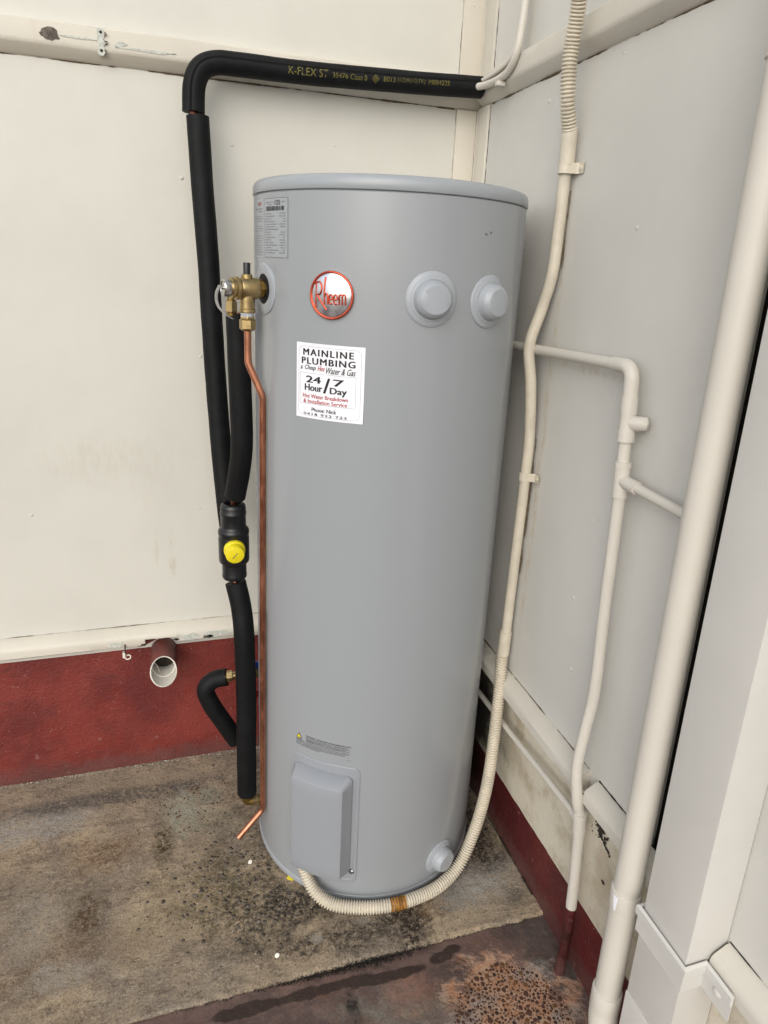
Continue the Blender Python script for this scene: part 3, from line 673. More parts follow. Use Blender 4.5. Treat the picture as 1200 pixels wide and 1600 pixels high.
# element cover
def rounded(a0, a1, z0, z1, rr, n=7):
    """outline in (u,z) of a rounded rectangle, u = arc length"""
    u0, u1 = rad(a0) * TR, rad(a1) * TR; P = []
    for cx_, cz_, t0 in ((u1 - rr, z1 - rr, 0), (u0 + rr, z1 - rr, 90), (u0 + rr, z0 + rr, 180), (u1 - rr, z0 + rr, 270)):
        for k in range(n + 1): t = rad(t0 + 90 * k / n); P.append((cx_ + rr * math.cos(t), cz_ + rr * math.sin(t)))
    return P
def densify(P, step=.008):
    out = []
    for i in range(len(P)):
        a, b_ = P[i], P[(i + 1) % len(P)]; n = max(1, int(math.hypot(b_[0] - a[0], b_[1] - a[1]) / step))
        for k in range(n): out.append((a[0] + (b_[0] - a[0]) * k / n, a[1] + (b_[1] - a[1]) * k / n))
    return out
def shell(loops, name, mat, par, autosm=35, grid=True):
    """loops: list of (outline, height); same point count; last loop filled by a bent grid"""
    n = len(loops[0][0]); V = []; F = []
    for P, h in loops: V += [cyl(math.degrees(u / TR), z, TR + h) for u, z in P]
    for i in range(len(loops) - 1):
        for j in range(n): F.append((i * n + j, i * n + (j + 1) % n, (i + 1) * n + (j + 1) % n, (i + 1) * n + j))
    P, h = loops[-1]; cu = sum(p[0] for p in P) / n; cz_ = sum(p[1] for p in P) / n; b0 = (len(loops) - 1) * n
    prev = b0
    for s_ in (.8, .55, .3, .1):
        k = len(V); V += [cyl(math.degrees((cu + (u - cu) * s_) / TR), cz_ + (z - cz_) * s_, TR + h) for u, z in P]
        for j in range(n): F.append((prev + j, prev + (j + 1) % n, k + (j + 1) % n, k + j))
        prev = k
    F.append(tuple(range(prev, prev + n)))
    return fix_normals(link(name, V, F, mat, par, True, autosm))
def lerp_loop(a0, a1, z0, z1, rr, ref):
    """outline with the same point count as ref"""
    P = rounded(a0, a1, z0, z1, rr); Q = densify(P, .004); m = len(ref); d = [0]
    for i in range(len(Q)): d.append(d[-1] + math.hypot(Q[(i + 1) % len(Q)][0] - Q[i][0], Q[(i + 1) % len(Q)][1] - Q[i][1]))
    return P, Q, d
O1 = rounded(-143.7, -109.0, .050, .3335, .016, 9); O2 = rounded(-143.4, -109.3, .0515, .332, .015, 9); O3 = rounded(-142.0, -110.8, .058, .3255, .009, 9)
dens = lambda P: P
def even(P, per=(9,)):
    # add mid points on the four straight sides so the plate bends with the tank
    n = len(P); out = []
    for i in range(n):
        a, b_ = P[i], P[(i + 1) % n]; out.append(a)
        if (i + 1) % (n // 4) == 0:
            for k in range(1, 14): out.append((a[0] + (b_[0] - a[0]) * k / 14, a[1] + (b_[1] - a[1]) * k / 14))
    return out
ec = shell([(even(O1), -.001), (even(O1), .0012), (even(O2), .0020), (even(O3), .0022), (even(rounded(-141.8, -111.0, .059, .3245, .008, 9)), .0012)], 'element_cover', 'cover_grey', wh, 25)
def rr4(a0, a1, z0, z1, r4): return even(rounded(a0, a1, z0, z1, r4, 9))
shell([(rr4(-141.3, -112.3, .0775, .3140, .012), .001), (rr4(-141.2, -112.4, .0778, .3135, .012), .006), (rr4(-139.2, -115.4, .0800, .3020, .008), .0265), (rr4(-139.0, -115.65, .0805, .3000, .0075), .0290), (rr4(-138.5, -116.3, .083, .2965, .006), .0300)], 'cover_box', 'cover_grey', ec, 25)
sp = cyl(-111.0, .080, TR + .001); sd = (math.cos(rad(-111)), math.sin(rad(-111)), 0)
link('screw', *lathe([(.0058, 0), (.0058, .0006), (.0042, .0008), (.0042, .0022), (.003, .0034), (0, .0037)], sp, sd, 20), 'steel', ec, True, 30)
link('screw_hole', *lathe([(.0072, .0), (.0072, .0004), (0, .00045)], sp, sd, 20), 'black_dark', ec)
# badge
BA, BZ, BR = -127.25, 1.2120, .0368
bd_ = link('badge', *capm([(BR, -.001), (BR, .003), (BR - .001, .0042), (.030, .0054), (.02, .0073), (.01, .0086), (.0001, .0090)], BA, BZ), 'badge_silver', wh, True, 40)
ring = [(BR - .0016 + .0020 * math.cos(t), .0042 + .0020 * math.sin(t)) for t in np.linspace(0, 2 * math.pi, 10)]
link('rim', *capm(ring, BA, BZ, 64), 'badge_copper', bd_, True)
def arc(cx_, cy_, rx, ry, a0, a1, n=10): return [(cx_ + rx * math.cos(rad(a0 + (a1 - a0) * k / n)), cy_ + ry * math.sin(rad(a0 + (a1 - a0) * k / n))) for k in range(n + 1)]
LET = {}
stR = [[(-.68, .50), (-.70, -.55)], [(-.78, .46), (-.68, .52)] + arc(-.56, .28, .17, .27, 80, -85, 12) + [(-.66, 0.0)], [(-.62, .0), (-.50, -.18), (-.16, -.62)]]
sth = [[(-.24, .76), (-.26, .2), (-.25, -.38)], [(-.25, -.10)] + arc(-.165, -.06, .075, .13, 170, 10, 8) + [(-.085, -.38)]]
def e_(x): return [[(x - .07, -.16), (x + .075, -.16)] + arc(x, -.16, .078, .20, 0, 310, 14)]
stm = [[(.42, .05), (.42, -.38)], [(.42, -.06)] + arc(.49, -.05, .06, .11, 170, 10, 7) + [(.55, -.38)], [(.55, -.06)] + arc(.62, -.05, .065, .11, 170, 10, 7) + [(.69, -.38)]]
LM = []
for pl in stR + sth + e_(.055) + e_(.265) + stm:
    q = np.array([cyl(BA + math.degrees(u * BR * .98 / TR), BZ + v * BR * .98, TR + .0092 - .0048 * (u * u + v * v)) for u, v in pl])
    LM.append(tube(q, .00135, 8))
link('lettering', *merge(*LM), 'badge_copper', bd_, True, 60)
# sticker
SA0, SA1, SZ0, SZ1 = -142.6, -113.8, 1.0110, 1.1350
SW = rad(SA1 - SA0) * TR; SH = SZ1 - SZ0
def st_grid(u0, u1, v0, v1, n=24): return sheet_grid(np.linspace(u0, u1, n), np.linspace(v0, v1, 4), lambda x, y: 0)
gv, gf = st_grid(0, SW, 0, SH, 30)
def curl(u, v): return .0006 + .0020 * max(0, (u / SW - .90) * 10) ** 2 * max(0, 1 - v / (SH * .10)) * .8
stk = link('sticker', oncyl([(p[0], p[1]) for p in gv], SA0, SZ0, curl), gf, 'sticker_white', wh, True)
def U(u): return u * SW
def Vv(v): return SH * (1 - v)
def lay(items, mat, nm='lettering', h=.0011, par=stk, bold=0):
    V2, F2 = merge(*[([(p[0], p[1], 0) for p in v], f) for v, f in items]); W = []; G = []
    for k, d in enumerate((0,) if not bold else (-bold, -bold / 3, bold / 3, bold)):
        n0 = len(W); W += oncyl([(p[0] + d, p[1] + d * .35 * (-1) ** k) for p in V2], SA0, SZ0, h + k * .00006); G += [tuple(i + n0 for i in f) for f in F2]
    return link(nm, W, G, mat, par)
tf = lambda s, u0, u1, v0, v1, **k: text_fit(s, U(u0), U(u1), Vv(v1), Vv(v0), **k)
for b_, its in ((.00062, [tf('MAINLINE', .118, .850, .073, .158, space=1.25), tf('PLUMBING', .095, .873, .186, .272, space=1.2)]),
                (.00075, [tf('24', .17, .395, .428, .515), tf('7', .58, .725, .44, .528), tf('/', .44, .53, .435, .635)]),
                (.00060, [tf('Hour', .150, .42, .535, .625), tf('Day', .537, .770, .552, .662)])):
    for q_ in its: lay([q_], 'ink_black', bold=b_)
for q_ in (tf('&', .075, .105, .30, .35, shear=.3), tf('Cheap', .145, .32, .285, .365, shear=.45), tf('Water & Gas', .475, .885, .29, .375, shear=.45)): lay([q_], 'ink_black', bold=.00012)
for q_ in (tf('Phone: Nick', .264, .632, .85, .90), tf('0418 932 723', .132, .778, .922, .955, space=1.2)): lay([q_], 'ink_black', bold=.00022)
for q_ in (tf('Hot', .345, .455, .285, .35, shear=.45), tf('Hot Water Breakdown', .118, .79, .668, .722), tf('& Installation Service', .127, .78, .738, .792)): lay([q_], 'ink_red', bold=.00018)
def rrect2(u0, u1, v0, v1, r_, n=6):
    P = []
    x0, x1, y0, y1 = U(u0), U(u1), Vv(v1), Vv(v0)
    for cx_, cy_, t0 in ((x1 - r_, y1 - r_, 0), (x0 + r_, y1 - r_, 90), (x0 + r_, y0 + r_, 180), (x1 - r_, y0 + r_, 270)):
        for k in range(n + 1): t = rad(t0 + 90 * k / n); P.append((cx_ + r_ * math.cos(t), cy_ + r_ * math.sin(t)))
    P.append(P[0]); Q = []
    for a, b_ in zip(P[:-1], P[1:]):
        m = max(1, int(math.hypot(b_[0] - a[0], b_[1] - a[1]) / .008)); Q += [(a[0] + (b_[0] - a[0]) * k / m, a[1] + (b_[1] - a[1]) * k / m) for k in range(m)]
    return Q + [P[-1]]
lay([strokes2d([rrect2(.04, .955, .045, .965, .010)], .00045), strokes2d([rrect2(.066, .89, .392, .803, .0006, 2)], .00045)], 'ink_line', 'border', .0010)
# rating plate and warning print: printed straight on the tank
def pr(items, mat, a0, z0, nm, par, h=.0007):
    V2, F2 = merge(*[([(p[0], p[1], 0) for p in v], f) for v, f in items]); return link(nm, oncyl([(p[0], p[1]) for p in V2], a0, z0, h), F2, mat, par)
PA, PZ = -164.4, 1.2650; PW = rad(16.5) * TR; PH = .0905
rp = link('rating_plate', oncyl([(p[0], p[1]) for p in sheet_grid(np.linspace(-.052, PW + .001, 24), (-.001, PH + .001), lambda x, y: 0)[0]], PA, PZ, .0004), sheet_grid(range(24), range(2), lambda x, y: 0)[1], 'lid_grey', wh, True)
pr([strokes2d([[(0, 0), (PW, 0)], [(PW, 0), (PW, PH)], [(PW, PH), (0, PH)], [(0, PH), (0, 0)]] and [[(PW * k / 8, 0), (PW * (k + 1) / 8, 0)] for k in range(8)] + [[(PW * k / 8, PH), (PW * (k + 1) / 8, PH)] for k in range(8)] + [[(0, 0), (0, PH)], [(PW, 0), (PW, PH)]], .0006)], 'ink_grey', PA, PZ, 'border', rp)
bars = []; x = PW * .12
while x < PW * .86:
    wv = random.choice((.0005, .0005, .0009, .0014)); bars.append(([(x, PH * .79), (x + wv, PH * .79), (x + wv, PH * .865), (x, PH * .865)], [(0, 1, 2, 3)])); x += wv + random.choice((.0004, .0006, .0010))
pr(bars + [text_fit('125', PW * .52, PW * .73, PH * .885, PH * .965, bold=.02)], 'ink_black', PA, PZ, 'lettering', rp)
def words(x0, x1, y, h_, rnd):
    """a line of print too small to read: word-length marks of letter strokes"""
    out = []; x = x0
    while x < x1 - .0006:
        L = min(rnd.uniform(.003, .009), x1 - x); xx = x
        while xx < x + L:
            wv = h_ * .28; hh = h_ * rnd.choice((.7, .7, 1)); out.append(([(xx, y), (xx + wv, y), (xx + wv, y + hh), (xx, y + hh)], [(0, 1, 2, 3)]))
            if rnd.random() < .7: yy = y + rnd.choice((0, hh * .4, hh * .75)); out.append(([(xx, yy), (xx + h_ * .6, yy), (xx + h_ * .6, yy + h_ * .24), (xx, yy + h_ * .24)], [(0, 1, 2, 3)]))
            xx += h_ * .72
        x += L + h_ * .7
    return out
rw = random.Random(3); ls = []
for i in range(16):
    y = PH * (.735 - i * .0445); ls += words(PW * .07, PW * (.07 + rw.choice((.25, .28, .38, .45, .55, .6))), y, .0017, rw)
    if rw.random() < .85: ls += words(PW * rw.choice((.70, .74, .83)), PW * .93, y, .0017, rw)
ls += words(PW * .10, PW * .48, PH * .925, .0017, rw) + words(PW * .20, PW * .38, PH * .885, .0017, rw) + words(PW * .76, PW * .90, PH * .925, .0017, rw)
for i in range(17):
    if i in (3, 7): continue
    ls += words(-.05, -.004 - rw.uniform(0, .008), PH * (.70 - i * .042), .0017, rw)
ls += words(-.05, -.006, PH * .83, .0017, rw) + words(-.028, -.010, PH * .78, .0026, rw)
pr(ls, 'ink_grey', PA, PZ, 'small_print', rp)
pr([text_fit('HELP', -.030, -.012, PH * .895, PH * .955, bold=.01)], 'ink_red', PA, PZ, 'lettering', rp)
WA, WZ = -141.2, .3440; WW = rad(27.6) * TR
tri = [(.0005, .0245), (.0135, .0245), (.0070, .0362)]; tri2 = [(.0024, .0256), (.0116, .0256), (.0070, .0339)]
wl = pr([(tri, [(0, 1, 2)])], 'ink_black', WA, WZ, 'warning_print', wh, .0005); pr([(tri2, [(0, 1, 2)])], 'yellow_plastic', WA, WZ, 'hazard_triangle', wl, .0008)
ls = [text_fit('DISCONNECT POWER SUPPLY BEFORE REMOVING COVER', .024, WW, .0345, .0368, bold=.02), text_fit('CAUTION:', .024, .042, .0228, .0250, bold=.02), text_fit('WARNING:', .0005, .020, .0190, .0212, bold=.02)]
pr(ls, 'ink_black', WA, WZ, 'lettering', wl)
ls = []
for i in range(3): ls += words(.024, WW - rw.uniform(0, .012), .0312 - i * .0029, .0017, rw)
ls += words(.044, WW - .002, .0228, .0017, rw)
for i in range(4): ls += words(.0005 if i else .023, (WW - .003, WW - .006, WW - .012, .055)[i], .0190 - i * .0032, .0017, rw)
ls += words(0, .0135, .0222, .0014, rw) + words(WW - .008, WW, .004, .0013, rw)
pr(ls, 'ink_black', WA, WZ, 'small_print', wl)
# ring round the relief valve port
VA, VZ = -165.0, 1.2130
col_ = link('port_ring', *capm([(.0425, -.001), (.0425, .0022), (.0415, .0030), (.0265, .0034), (.0250, .0028), (.0245, -.002)], VA, VZ), 'cap_grey', wh, True, 40)
link('port_recess', *capm([(.0248, .0016), (.0001, .0016)], VA, VZ), 'black_dark', col_)
# embossed tick marks on the ring
tk = []
for k in range(40):
    t = 2 * math.pi * k / 40
    if math.sin(t * 2) > .9: continue
    for rr_ in (.031, .0365):
        c_, s_ = math.cos(t), math.sin(t); q = [(c_ * (rr_ + d) - s_ * e, s_ * (rr_ + d) + c_ * e) for d, e in ((0, -.0007), (.0024, -.0007), (.0024, .0007), (0, .0007))]
        tk.append((q, [(0, 1, 2, 3)]))
pr(tk, 'cap_grey', VA, VZ, 'embossing', col_, .0036)
pr([(arc(0, 0, .002, .002, 0, 330, 10), [tuple(range(11))])], 'ink_grey', -66, 1.318, 'scuff', wh); pr([(arc(0, 0, .003, .0012, 0, 330, 10), [tuple(range(11))])], 'ink_grey', -68.5, 1.315, 'scuff', wh)

# ------------------------------------------------------------------ relief valve
ra = Vector((math.cos(rad(VA)), math.sin(rad(VA)), 0)); P0 = Vector(cyl(VA, VZ)); PV = P0 + ra * .031
rv = thing('relief_valve', tuple(PV), 'brass pressure relief valve screwed into the upper left of the grey tank', 'valve')
link('neck', *lathe([(.0135, -.012), (.0135, .004), (.0165, .0055), (.0165, .0115), (.0145, .013)], P0, ra, 8), 'brass_dark', rv, True, 30)
link('body', *lathe([(.0140, .010), (.0170, .013), (.0178, .018), (.0178, .040), (.0165, .0435), (.0150, .0445), (.0150, .0465), (.0188, .0475), (.0188, .0520), (.0160, .0535), (.0160, .0560), (.0178, .0570), (.0178, .0595), (.0150, .0605)], P0, ra, 32), 'brass', rv, True, 32)
link('outlet', *lathe([(.0130, 0), (.0130, .022), (.0128, .033), (.0140, .034), (.0140, .0385), (.012, .040)], PV, (0, 0, -1), 28), 'brass', rv, True, 32)
link('boss', *lathe([(.0092, .010), (.0092, .0215), (.0082, .0230)], PV, (0, 0, 1), 24), 'brass', rv, True, 32)
link('probe_cap', *lathe([(.0060, .022), (.0060, .040), (.0052, .0415), (.0030, .0415), (.0030, .036)], PV, (0, 0, 1), 20), 'black_plastic', rv, True, 32)
cp = link('cap', *lathe([(.0136, .060), (.0140, .0615), (.0140, .0715), (.0125, .0735), (.0112, .0735), (.0108, .0722), (.003, .0722), (.003, .075), (0, .0752)], P0, ra, 28), 'chrome', rv, True, 32)
pc = P0 + ra * .0740
LP = [pc + ra * .004 + Vector((0, 0, .004)), pc + ra * .010 + Vector((0, 0, -.010)), pc + ra * .008 + Vector((0, 0, -.028)), pc - ra * .004 + Vector((0, 0, -.042)), pc - ra * .016 + Vector((0, 0, -.050))]
LQ = catmull([tuple(p) for p in LP], .002); T_, N_, B_ = frames(LQ); V = []; sidev = np.array(Vector((0, 0, 1)).cross(ra)); F = []
for i, p in enumerate(LQ):
    nn = np.cross(T_[i], sidev); nn /= np.linalg.norm(nn); wv = .0062
    for a, c in ((-1, -1), (1, -1), (1, 1), (-1, 1)): V.append(p + sidev * wv * a + nn * .0007 * c)
for i in range(len(LQ) - 1):
    for k in range(4): F.append((i * 4 + k, i * 4 + (k + 1) % 4, i * 4 + 4 + (k + 1) % 4, i * 4 + 4 + k))
F += [(3, 2, 1, 0), tuple(range(len(LQ) * 4 - 4, len(LQ) * 4))]
fix_normals(link('lever', V, F, 'steel', rv))
link('tape', *lathe([(.0108, .039), (.0116, .041), (.0110, .0445), (.0114, .047)], PV, (0, 0, -1), 24), 'ptfe_tape', rv, True)
link('adaptor', *lathe([(.0125, .0455), (.0128, .047), (.0128, .0500), (.0105, .0510)], PV, (0, 0, -1), 6), 'brass', rv)
link('nut', *lathe([(.0112, .0500), (.0140, .0520), (.0140, .0660), (.0128, .0680), (.0085, .0705)], PV, (0, 0, -1), 6, ref=(.3, -1, 0)), 'brass', rv)
# copper drain
CP = [(PV.x, PV.y, VZ - .069), (PV.x, PV.y, 1.088), (-.5288, -.3665, 1.030), (-.5333, -.3505, .118), (-.5870, -.3640, .068)]
dr = link('copper_pipe', *tube(fillet(CP, [.03, .03, .018], 10), .0062, 24, inner=.0052), 'copper', thing('drain_pipe', (-.5333, -.3505, .06), 'bare copper drain pipe running down the tank from the brass valve', 'pipe'), True, 50)

# ------------------------------------------------------------------ black insulated pipes
def sleeve(name, pts, label, copper_pts=None, groove=None, R=.0215, step=.005):
    p = catmull(pts, step); t = thing(name, tuple(p[-1]), label, 'pipe insulation')
    link('foam', *tube(p, R, 40, inner=.0085, groove=groove, wob=.022), 'foam', t, True, 55)
    if copper_pts is not None: link('copper_pipe', *tube(catmull(copper_pts, .01), .0066, 16), 'copper', t, True, 50)
    return t
s1 = sleeve('pipe_sleeve', [(-.0256, -.06, 1.6325), (-.1796, -.06, 1.6247), (-.4026, -.06, 1.6165), (-.5316, -.06, 1.6155), (-.575, -.06, 1.6135), (-.603, -.061, 1.600), (-.6165, -.062, 1.570), (-.6195, -.063, 1.5235)],
            'black foam sleeve lying across the top batten with printed lettering', [(-.60, -.061, 1.60), (-.618, -.063, 1.56), (-.6195, -.064, 1.5235), (-.612, -.066, 1.50), (-.610, -.07, 1.42)], groove=rad(-68), R=.0212)
sleeve('pipe_sleeve', [(-.6121, -.065, 1.5171), (-.608, -.072, 1.3938), (-.6014, -.08, 1.2622), (-.5953, -.095, 1.0589), (-.5880, -.11, .8833), (-.5815, -.125, .7737), (-.574, -.145, .680)],
       'long black foam sleeve running down the cream wall, leftmost upright', groove=None)
sleeve('pipe_sleeve', [(-.5599, -.25, 1.1629), (-.5575, -.25, 1.0321), (-.5552, -.245, .9174), (-.5600, -.235, .8555), (-.5688, -.22, .7960)],
       'black foam sleeve hanging below the brass relief valve, down to the mixing valve', [(-.5600, -.235, .8555), (-.569, -.22, .7925), (-.5722, -.212, .77), (-.5725, -.21, .74)])
sleeve('pipe_sleeve', [(-.5713, -.222, .6040), (-.5616, -.235, .5486), (-.5574, -.248, .4795), (-.5556, -.25, .3186), (-.5568, -.25, .2346), (-.5575, -.25, .0800)],
       'black foam sleeve from the yellow capped mixing valve down to floor level', [(-.5725, -.212, .65), (-.5722, -.218, .612), (-.566, -.23, .57)], R=.0218)
sleeve('pipe_sleeve', [(-.5940, -.205, .3640), (-.6220, -.2, .3575), (-.6395, -.2, .3380), (-.6330, -.2, .3050), (-.6080, -.2, .2520), (-.5750, -.2, .1880)],
       'short bent black foam sleeve elbowing out beside the red plinth', R=.0195)
# collar joint on the lowest sleeve
def on_sleeve(x, ang, off): return None
# printed line on the horizontal sleeve
HP, hs_ = resample(catmull([(-.4026, -.06, 1.6165), (-.28, -.06, 1.6203), (-.1796, -.06, 1.6247), (-.0256, -.06, 1.6325)], .004), .004)
def sleeve_text(s, x0, x1, hh, up, **kw):
    v, f = text_fit(s, x0, x1, -hh / 2 + up, hh / 2 + up, **kw); out = []
    for u, vv in v:
        zc = np.interp(u, HP[:, 0], HP[:, 2]) if u > -.4026 else 1.6165 + (u + .4026) * .02
        a = rad(-9) + vv / .0212; R_ = .0219; out.append((u, -.06 - R_ * math.cos(a), zc + R_ * math.sin(a)))
    return out, f
items = [sleeve_text('K-FLEX ST', -.440, -.362, .0135, .001), sleeve_text('35476', -.353, -.322, .0085, 0), sleeve_text('Class 0', -.317, -.283, .0095, 0),
         sleeve_text('B013', -.248, -.224, .0085, .001), sleeve_text('(1/2)X(1/2)TK)', -.219, -.160, .0095, .001, bold=-.01), sleeve_text('M084225', -.152, -.106, .0085, .002)]
dm = strokes2d([[(-.272, 0), (-.265, .007), (-.258, 0), (-.265, -.007), (-.272, 0)], [(-.268, 0), (-.265, .003), (-.262, 0), (-.265, -.003), (-.268, 0)]], .0011); dd = []
for u, vv in dm[0]:
    zc = np.interp(u, HP[:, 0], HP[:, 2]); a = rad(-9) + vv / .0212; dd.append((u, -.06 - .0219 * math.cos(a), zc + .0219 * math.sin(a)))
link('lettering', *merge(*items, (dd, dm[1])), 'ink_olive', s1)

# mixing valve
mv = thing('mixing_valve', (-.5727, -.212, .612), 'black plastic mixing valve casing with a yellow round cap', 'valve')
axv = Vector((0, .004, .166)).normalized(); base = Vector((-.5725, -.216, .612))
bdm = link('casing', *lathe([(.0150, .0), (.0235, .001), (.0255, .004), (.0258, .009), (.0252, .011), (.0252, .034), (.0270, .036), (.0305, .039), (.0315, .043), (.0315, .092), (.0305, .096), (.0305, .099), (.0318, .101), (.0318, .108), (.0300, .112), (.0265, .115), (.0258, .118), (.0258, .142), (.0268, .144), (.0268, .148), (.0258, .150), (.0258, .158), (.0245, .164), (.0215, .167), (.0175, .1675), (.016, .160), (.0155, .14)], base, axv, 44), 'black_plastic', mv, True, 40)
link('seam', *boxm(-.5735, -.5715, -.2490, -.2440, .652, .706, .0006), 'black_plastic', mv)
yc = link('cap', *lathe([(.0215, -.006), (.0218, .002), (.0212, .0060), (.0200, .0075), (.0192, .0078), (.0190, .0215), (.0178, .0240), (.0165, .0246), (0, .0250)], (-.5735, -.2430, .6875), (-.03, -1, -.08), 40), 'yellow_plastic', mv, True, 32)
sq = Vector((-.5742, -.2684, .6853)); sdv = Vector((.7, 0, .75)).normalized(); snv = Vector((.75, 0, -.7))
link('slot', [tuple(sq + sdv * a * .0075 + snv * b_ * .0007) for a, b_ in ((-1, -1), (1, -1), (1, 1), (-1, 1))], [(0, 1, 2, 3)], 'ink_grey', yc)
# brass fittings at the tank
el = thing('brass_elbow', (-.561, -.25, .05), 'small brass elbow below the lowest black sleeve near the floor', 'pipe fitting')
link('elbow', *tube(fillet([(-.5600, -.25, .095), (-.5605, -.25, .054), (-.515, -.25, .053)], .012, 8), .0095, 20), 'brass_dark', el, True, 50)
link('nut', *lathe([(.0125, 0), (.0125, .012), (.011, .014)], (-.545, -.25, .0530), (1, 0, 0), 6), 'brass', el)
iv = thing('inlet_valve', (-.555, -.205, .367), 'brass inlet fitting with blue tag half hidden behind the black sleeve', 'valve')
link('body', *tube([(-.600, -.206, .3655), (-.515, -.204, .367)], .0085, 20), 'brass', iv, True, 40)
link('nut', *lathe([(.0105, 0), (.0125, .0015), (.0125, .0135), (.0105, .015)], (-.596, -.2055, .3656), (1, 0, 0), 6, ref=(0, -.3, 1)), 'brass', iv)
link('nut', *lathe([(.0125, 0), (.0125, .016)], (-.536, -.2045, .3665), (1, 0, 0), 6), 'brass', iv)
plank('blue_tag', (-.535, -.520, -.212, -.206, .381, .396), 'blue_plastic', iv, .001); plank('red_tag', (-.540, -.522, -.205, -.198, .300, .318), 'red_plastic', iv, .001)
hf = thing('outlet_fitting', (-.56, -.26, 1.17), 'brass nut on the tank outlet, showing behind the relief valve lever', 'pipe fitting')
link('nut', *lathe([(.010, 0), (.0115, .0015), (.0115, .018), (.010, .020)], (-.5715, -.262, 1.166), (0, 0, 1), 6), 'brass', hf)
link('stem', *tube(fillet([(-.5715, -.262, 1.160), (-.5715, -.262, 1.197), (-.515, -.262, 1.1975)], .012), .0075, 16), 'brass_dark', hf, True, 50)
link('hanger', *lathe([(.0075, 0), (.0075, .01)], (-.56, -.25, 1.155), (0, 0, 1), 16), 'copper', hf)

# ------------------------------------------------------------------ conduit on the side wall
ec_ = thing('electrical_conduit', (-.02, -.41, .5), 'cream electrical conduit on the side wall, corrugated at both ends, curling to the heater foot', 'conduit')
def corrugated(pts, r_, pitch=.0052, depth=.0030, seg=22):
    p, s_ = resample(catmull(pts, .003), pitch / 8); ph = (s_ / pitch) % 1
    rr_ = r_ - depth * (np.abs(ph - .5) < .19) * 1.0 - depth * .15 * ((np.abs(ph - .5) >= .19) & (np.abs(ph - .5) < .32)); return tube(p, rr_, seg)
link('flexible_section', *corrugated([(-.12, -.60, 1.86), (-.085, -.525, 1.735), (-.055, -.478, 1.664), (-.048, -.4605, 1.618), (-.046, -.4545, 1.581), (-.040, -.4510, 1.5355), (-.024, -.4395, 1.492)], .0128, .0056), 'corrugated_cream', ec_, True, 60)
link('coupling', *tube(catmull([(-.0225, -.4385, 1.497), (-.019, -.4350, 1.440)], .01), .0134, 24), 'conduit_cream', ec_, True, 40)
RIG = [(-.018, -.4340, 1.446), (-.0165, -.4290, 1.40), (-.0155, -.4270, 1.34), (-.0175, -.4260, 1.26), (-.024, -.4130, 1.196), (-.0385, -.4090, 1.130), (-.030, -.4140, 1.06), (-.018, -.4100, .96), (-.0165, -.4090, .8727), (-.0165, -.4040, .6528), (-.0185, -.4045, .50)]
link('rigid_section', *tube(catmull(RIG, .008), .0105, 24), 'conduit_cream', ec_, True, 50)
link('coupling', *tube(catmull([(-.0185, -.4045, .522), (-.0205, -.4055, .468)], .01), .0130, 24), 'conduit_cream', ec_, True, 40)
LOW = [(-.0205, -.405, .474), (-.0225, -.4065, .45), (-.036, -.4350, .368), (-.058, -.4700, .2325), (-.075, -.4850, .150), (-.098, -.4980, .085), (-.135, -.5190, .034), (-.190, -.5430, .0150), (-.2595, -.5567, .0135), (-.3143, -.5565, .0135), (-.3652, -.5460, .0135), (-.4148, -.5290, .0180), (-.4480, -.5060, .036), (-.4640, -.4780, .066), (-.4660, -.4650, .095)]
low_p = catmull(LOW, .003)
link('flexible_section', *corrugated(LOW, .0130, .0056), 'corrugated_cream', ec_, True, 60)
tp = low_p[(low_p[:, 0] < -.268) & (low_p[:, 0] > -.305) & (low_p[:, 2] < .05)]
link('stained_band', *corrugated([tuple(tp[0]), tuple(tp[len(tp) // 2]), tuple(tp[-1])], .0132, .0056), 'rust_orange', ec_, True, 60)
def saddle(y, z, x, par, rr_, mat):
    V = []; F = []; prof = []
    for k in range(13): t = rad(-20 + 220 * k / 12); prof.append((x - (rr_) * math.sin(t), y + rr_ * math.cos(t)))
    prof = [(-.002, y - .030), (-.002, y - rr_ * 1.05)] + prof[::-1] if False else [(-.0025, y - .030), (-.0025, y - rr_ - .003), (-.006, y - rr_ - .0008)] + [(x - rr_ * math.sin(rad(t)), y - rr_ * math.cos(rad(t))) for t in range(0, 181, 15)] + [(-.003, y + rr_)]
    m = len(prof)
    for zz in (z - .0085, z + .0085):
        for d in (0, .0016):
            for i, (px, py) in enumerate(prof):
                V.append((px - d, py - (d if py < y - rr_ + .002 and px > -.008 else 0), zz))
    def q(a, b_, i): return (a * m + i, a * m + i + 1, b_ * m + i + 1, b_ * m + i)
    for i in range(m - 1):
        F += [q(1, 3, i), q(0, 2, i), q(0, 1, i), q(2, 3, i)]
    F += [(0, m, 3 * m, 2 * m), (m - 1, 2 * m - 1, 4 * m - 1, 3 * m - 1)]
    o = fix_normals(link('saddle_clip', V, F, mat, par))
    link('screw', *lathe([(.0042, 0), (.004, .0015), (.0022, .0026), (0, .0028)], (-.004, y - .024, z), (-1, 0, 0), 14), mat, o, True, 40)
saddle(-.4345, 1.4335, -.0185, ec_, .0128, 'conduit_cream'); saddle(-.4090, .8727, -.0165, ec_, .0116, 'conduit_cream')

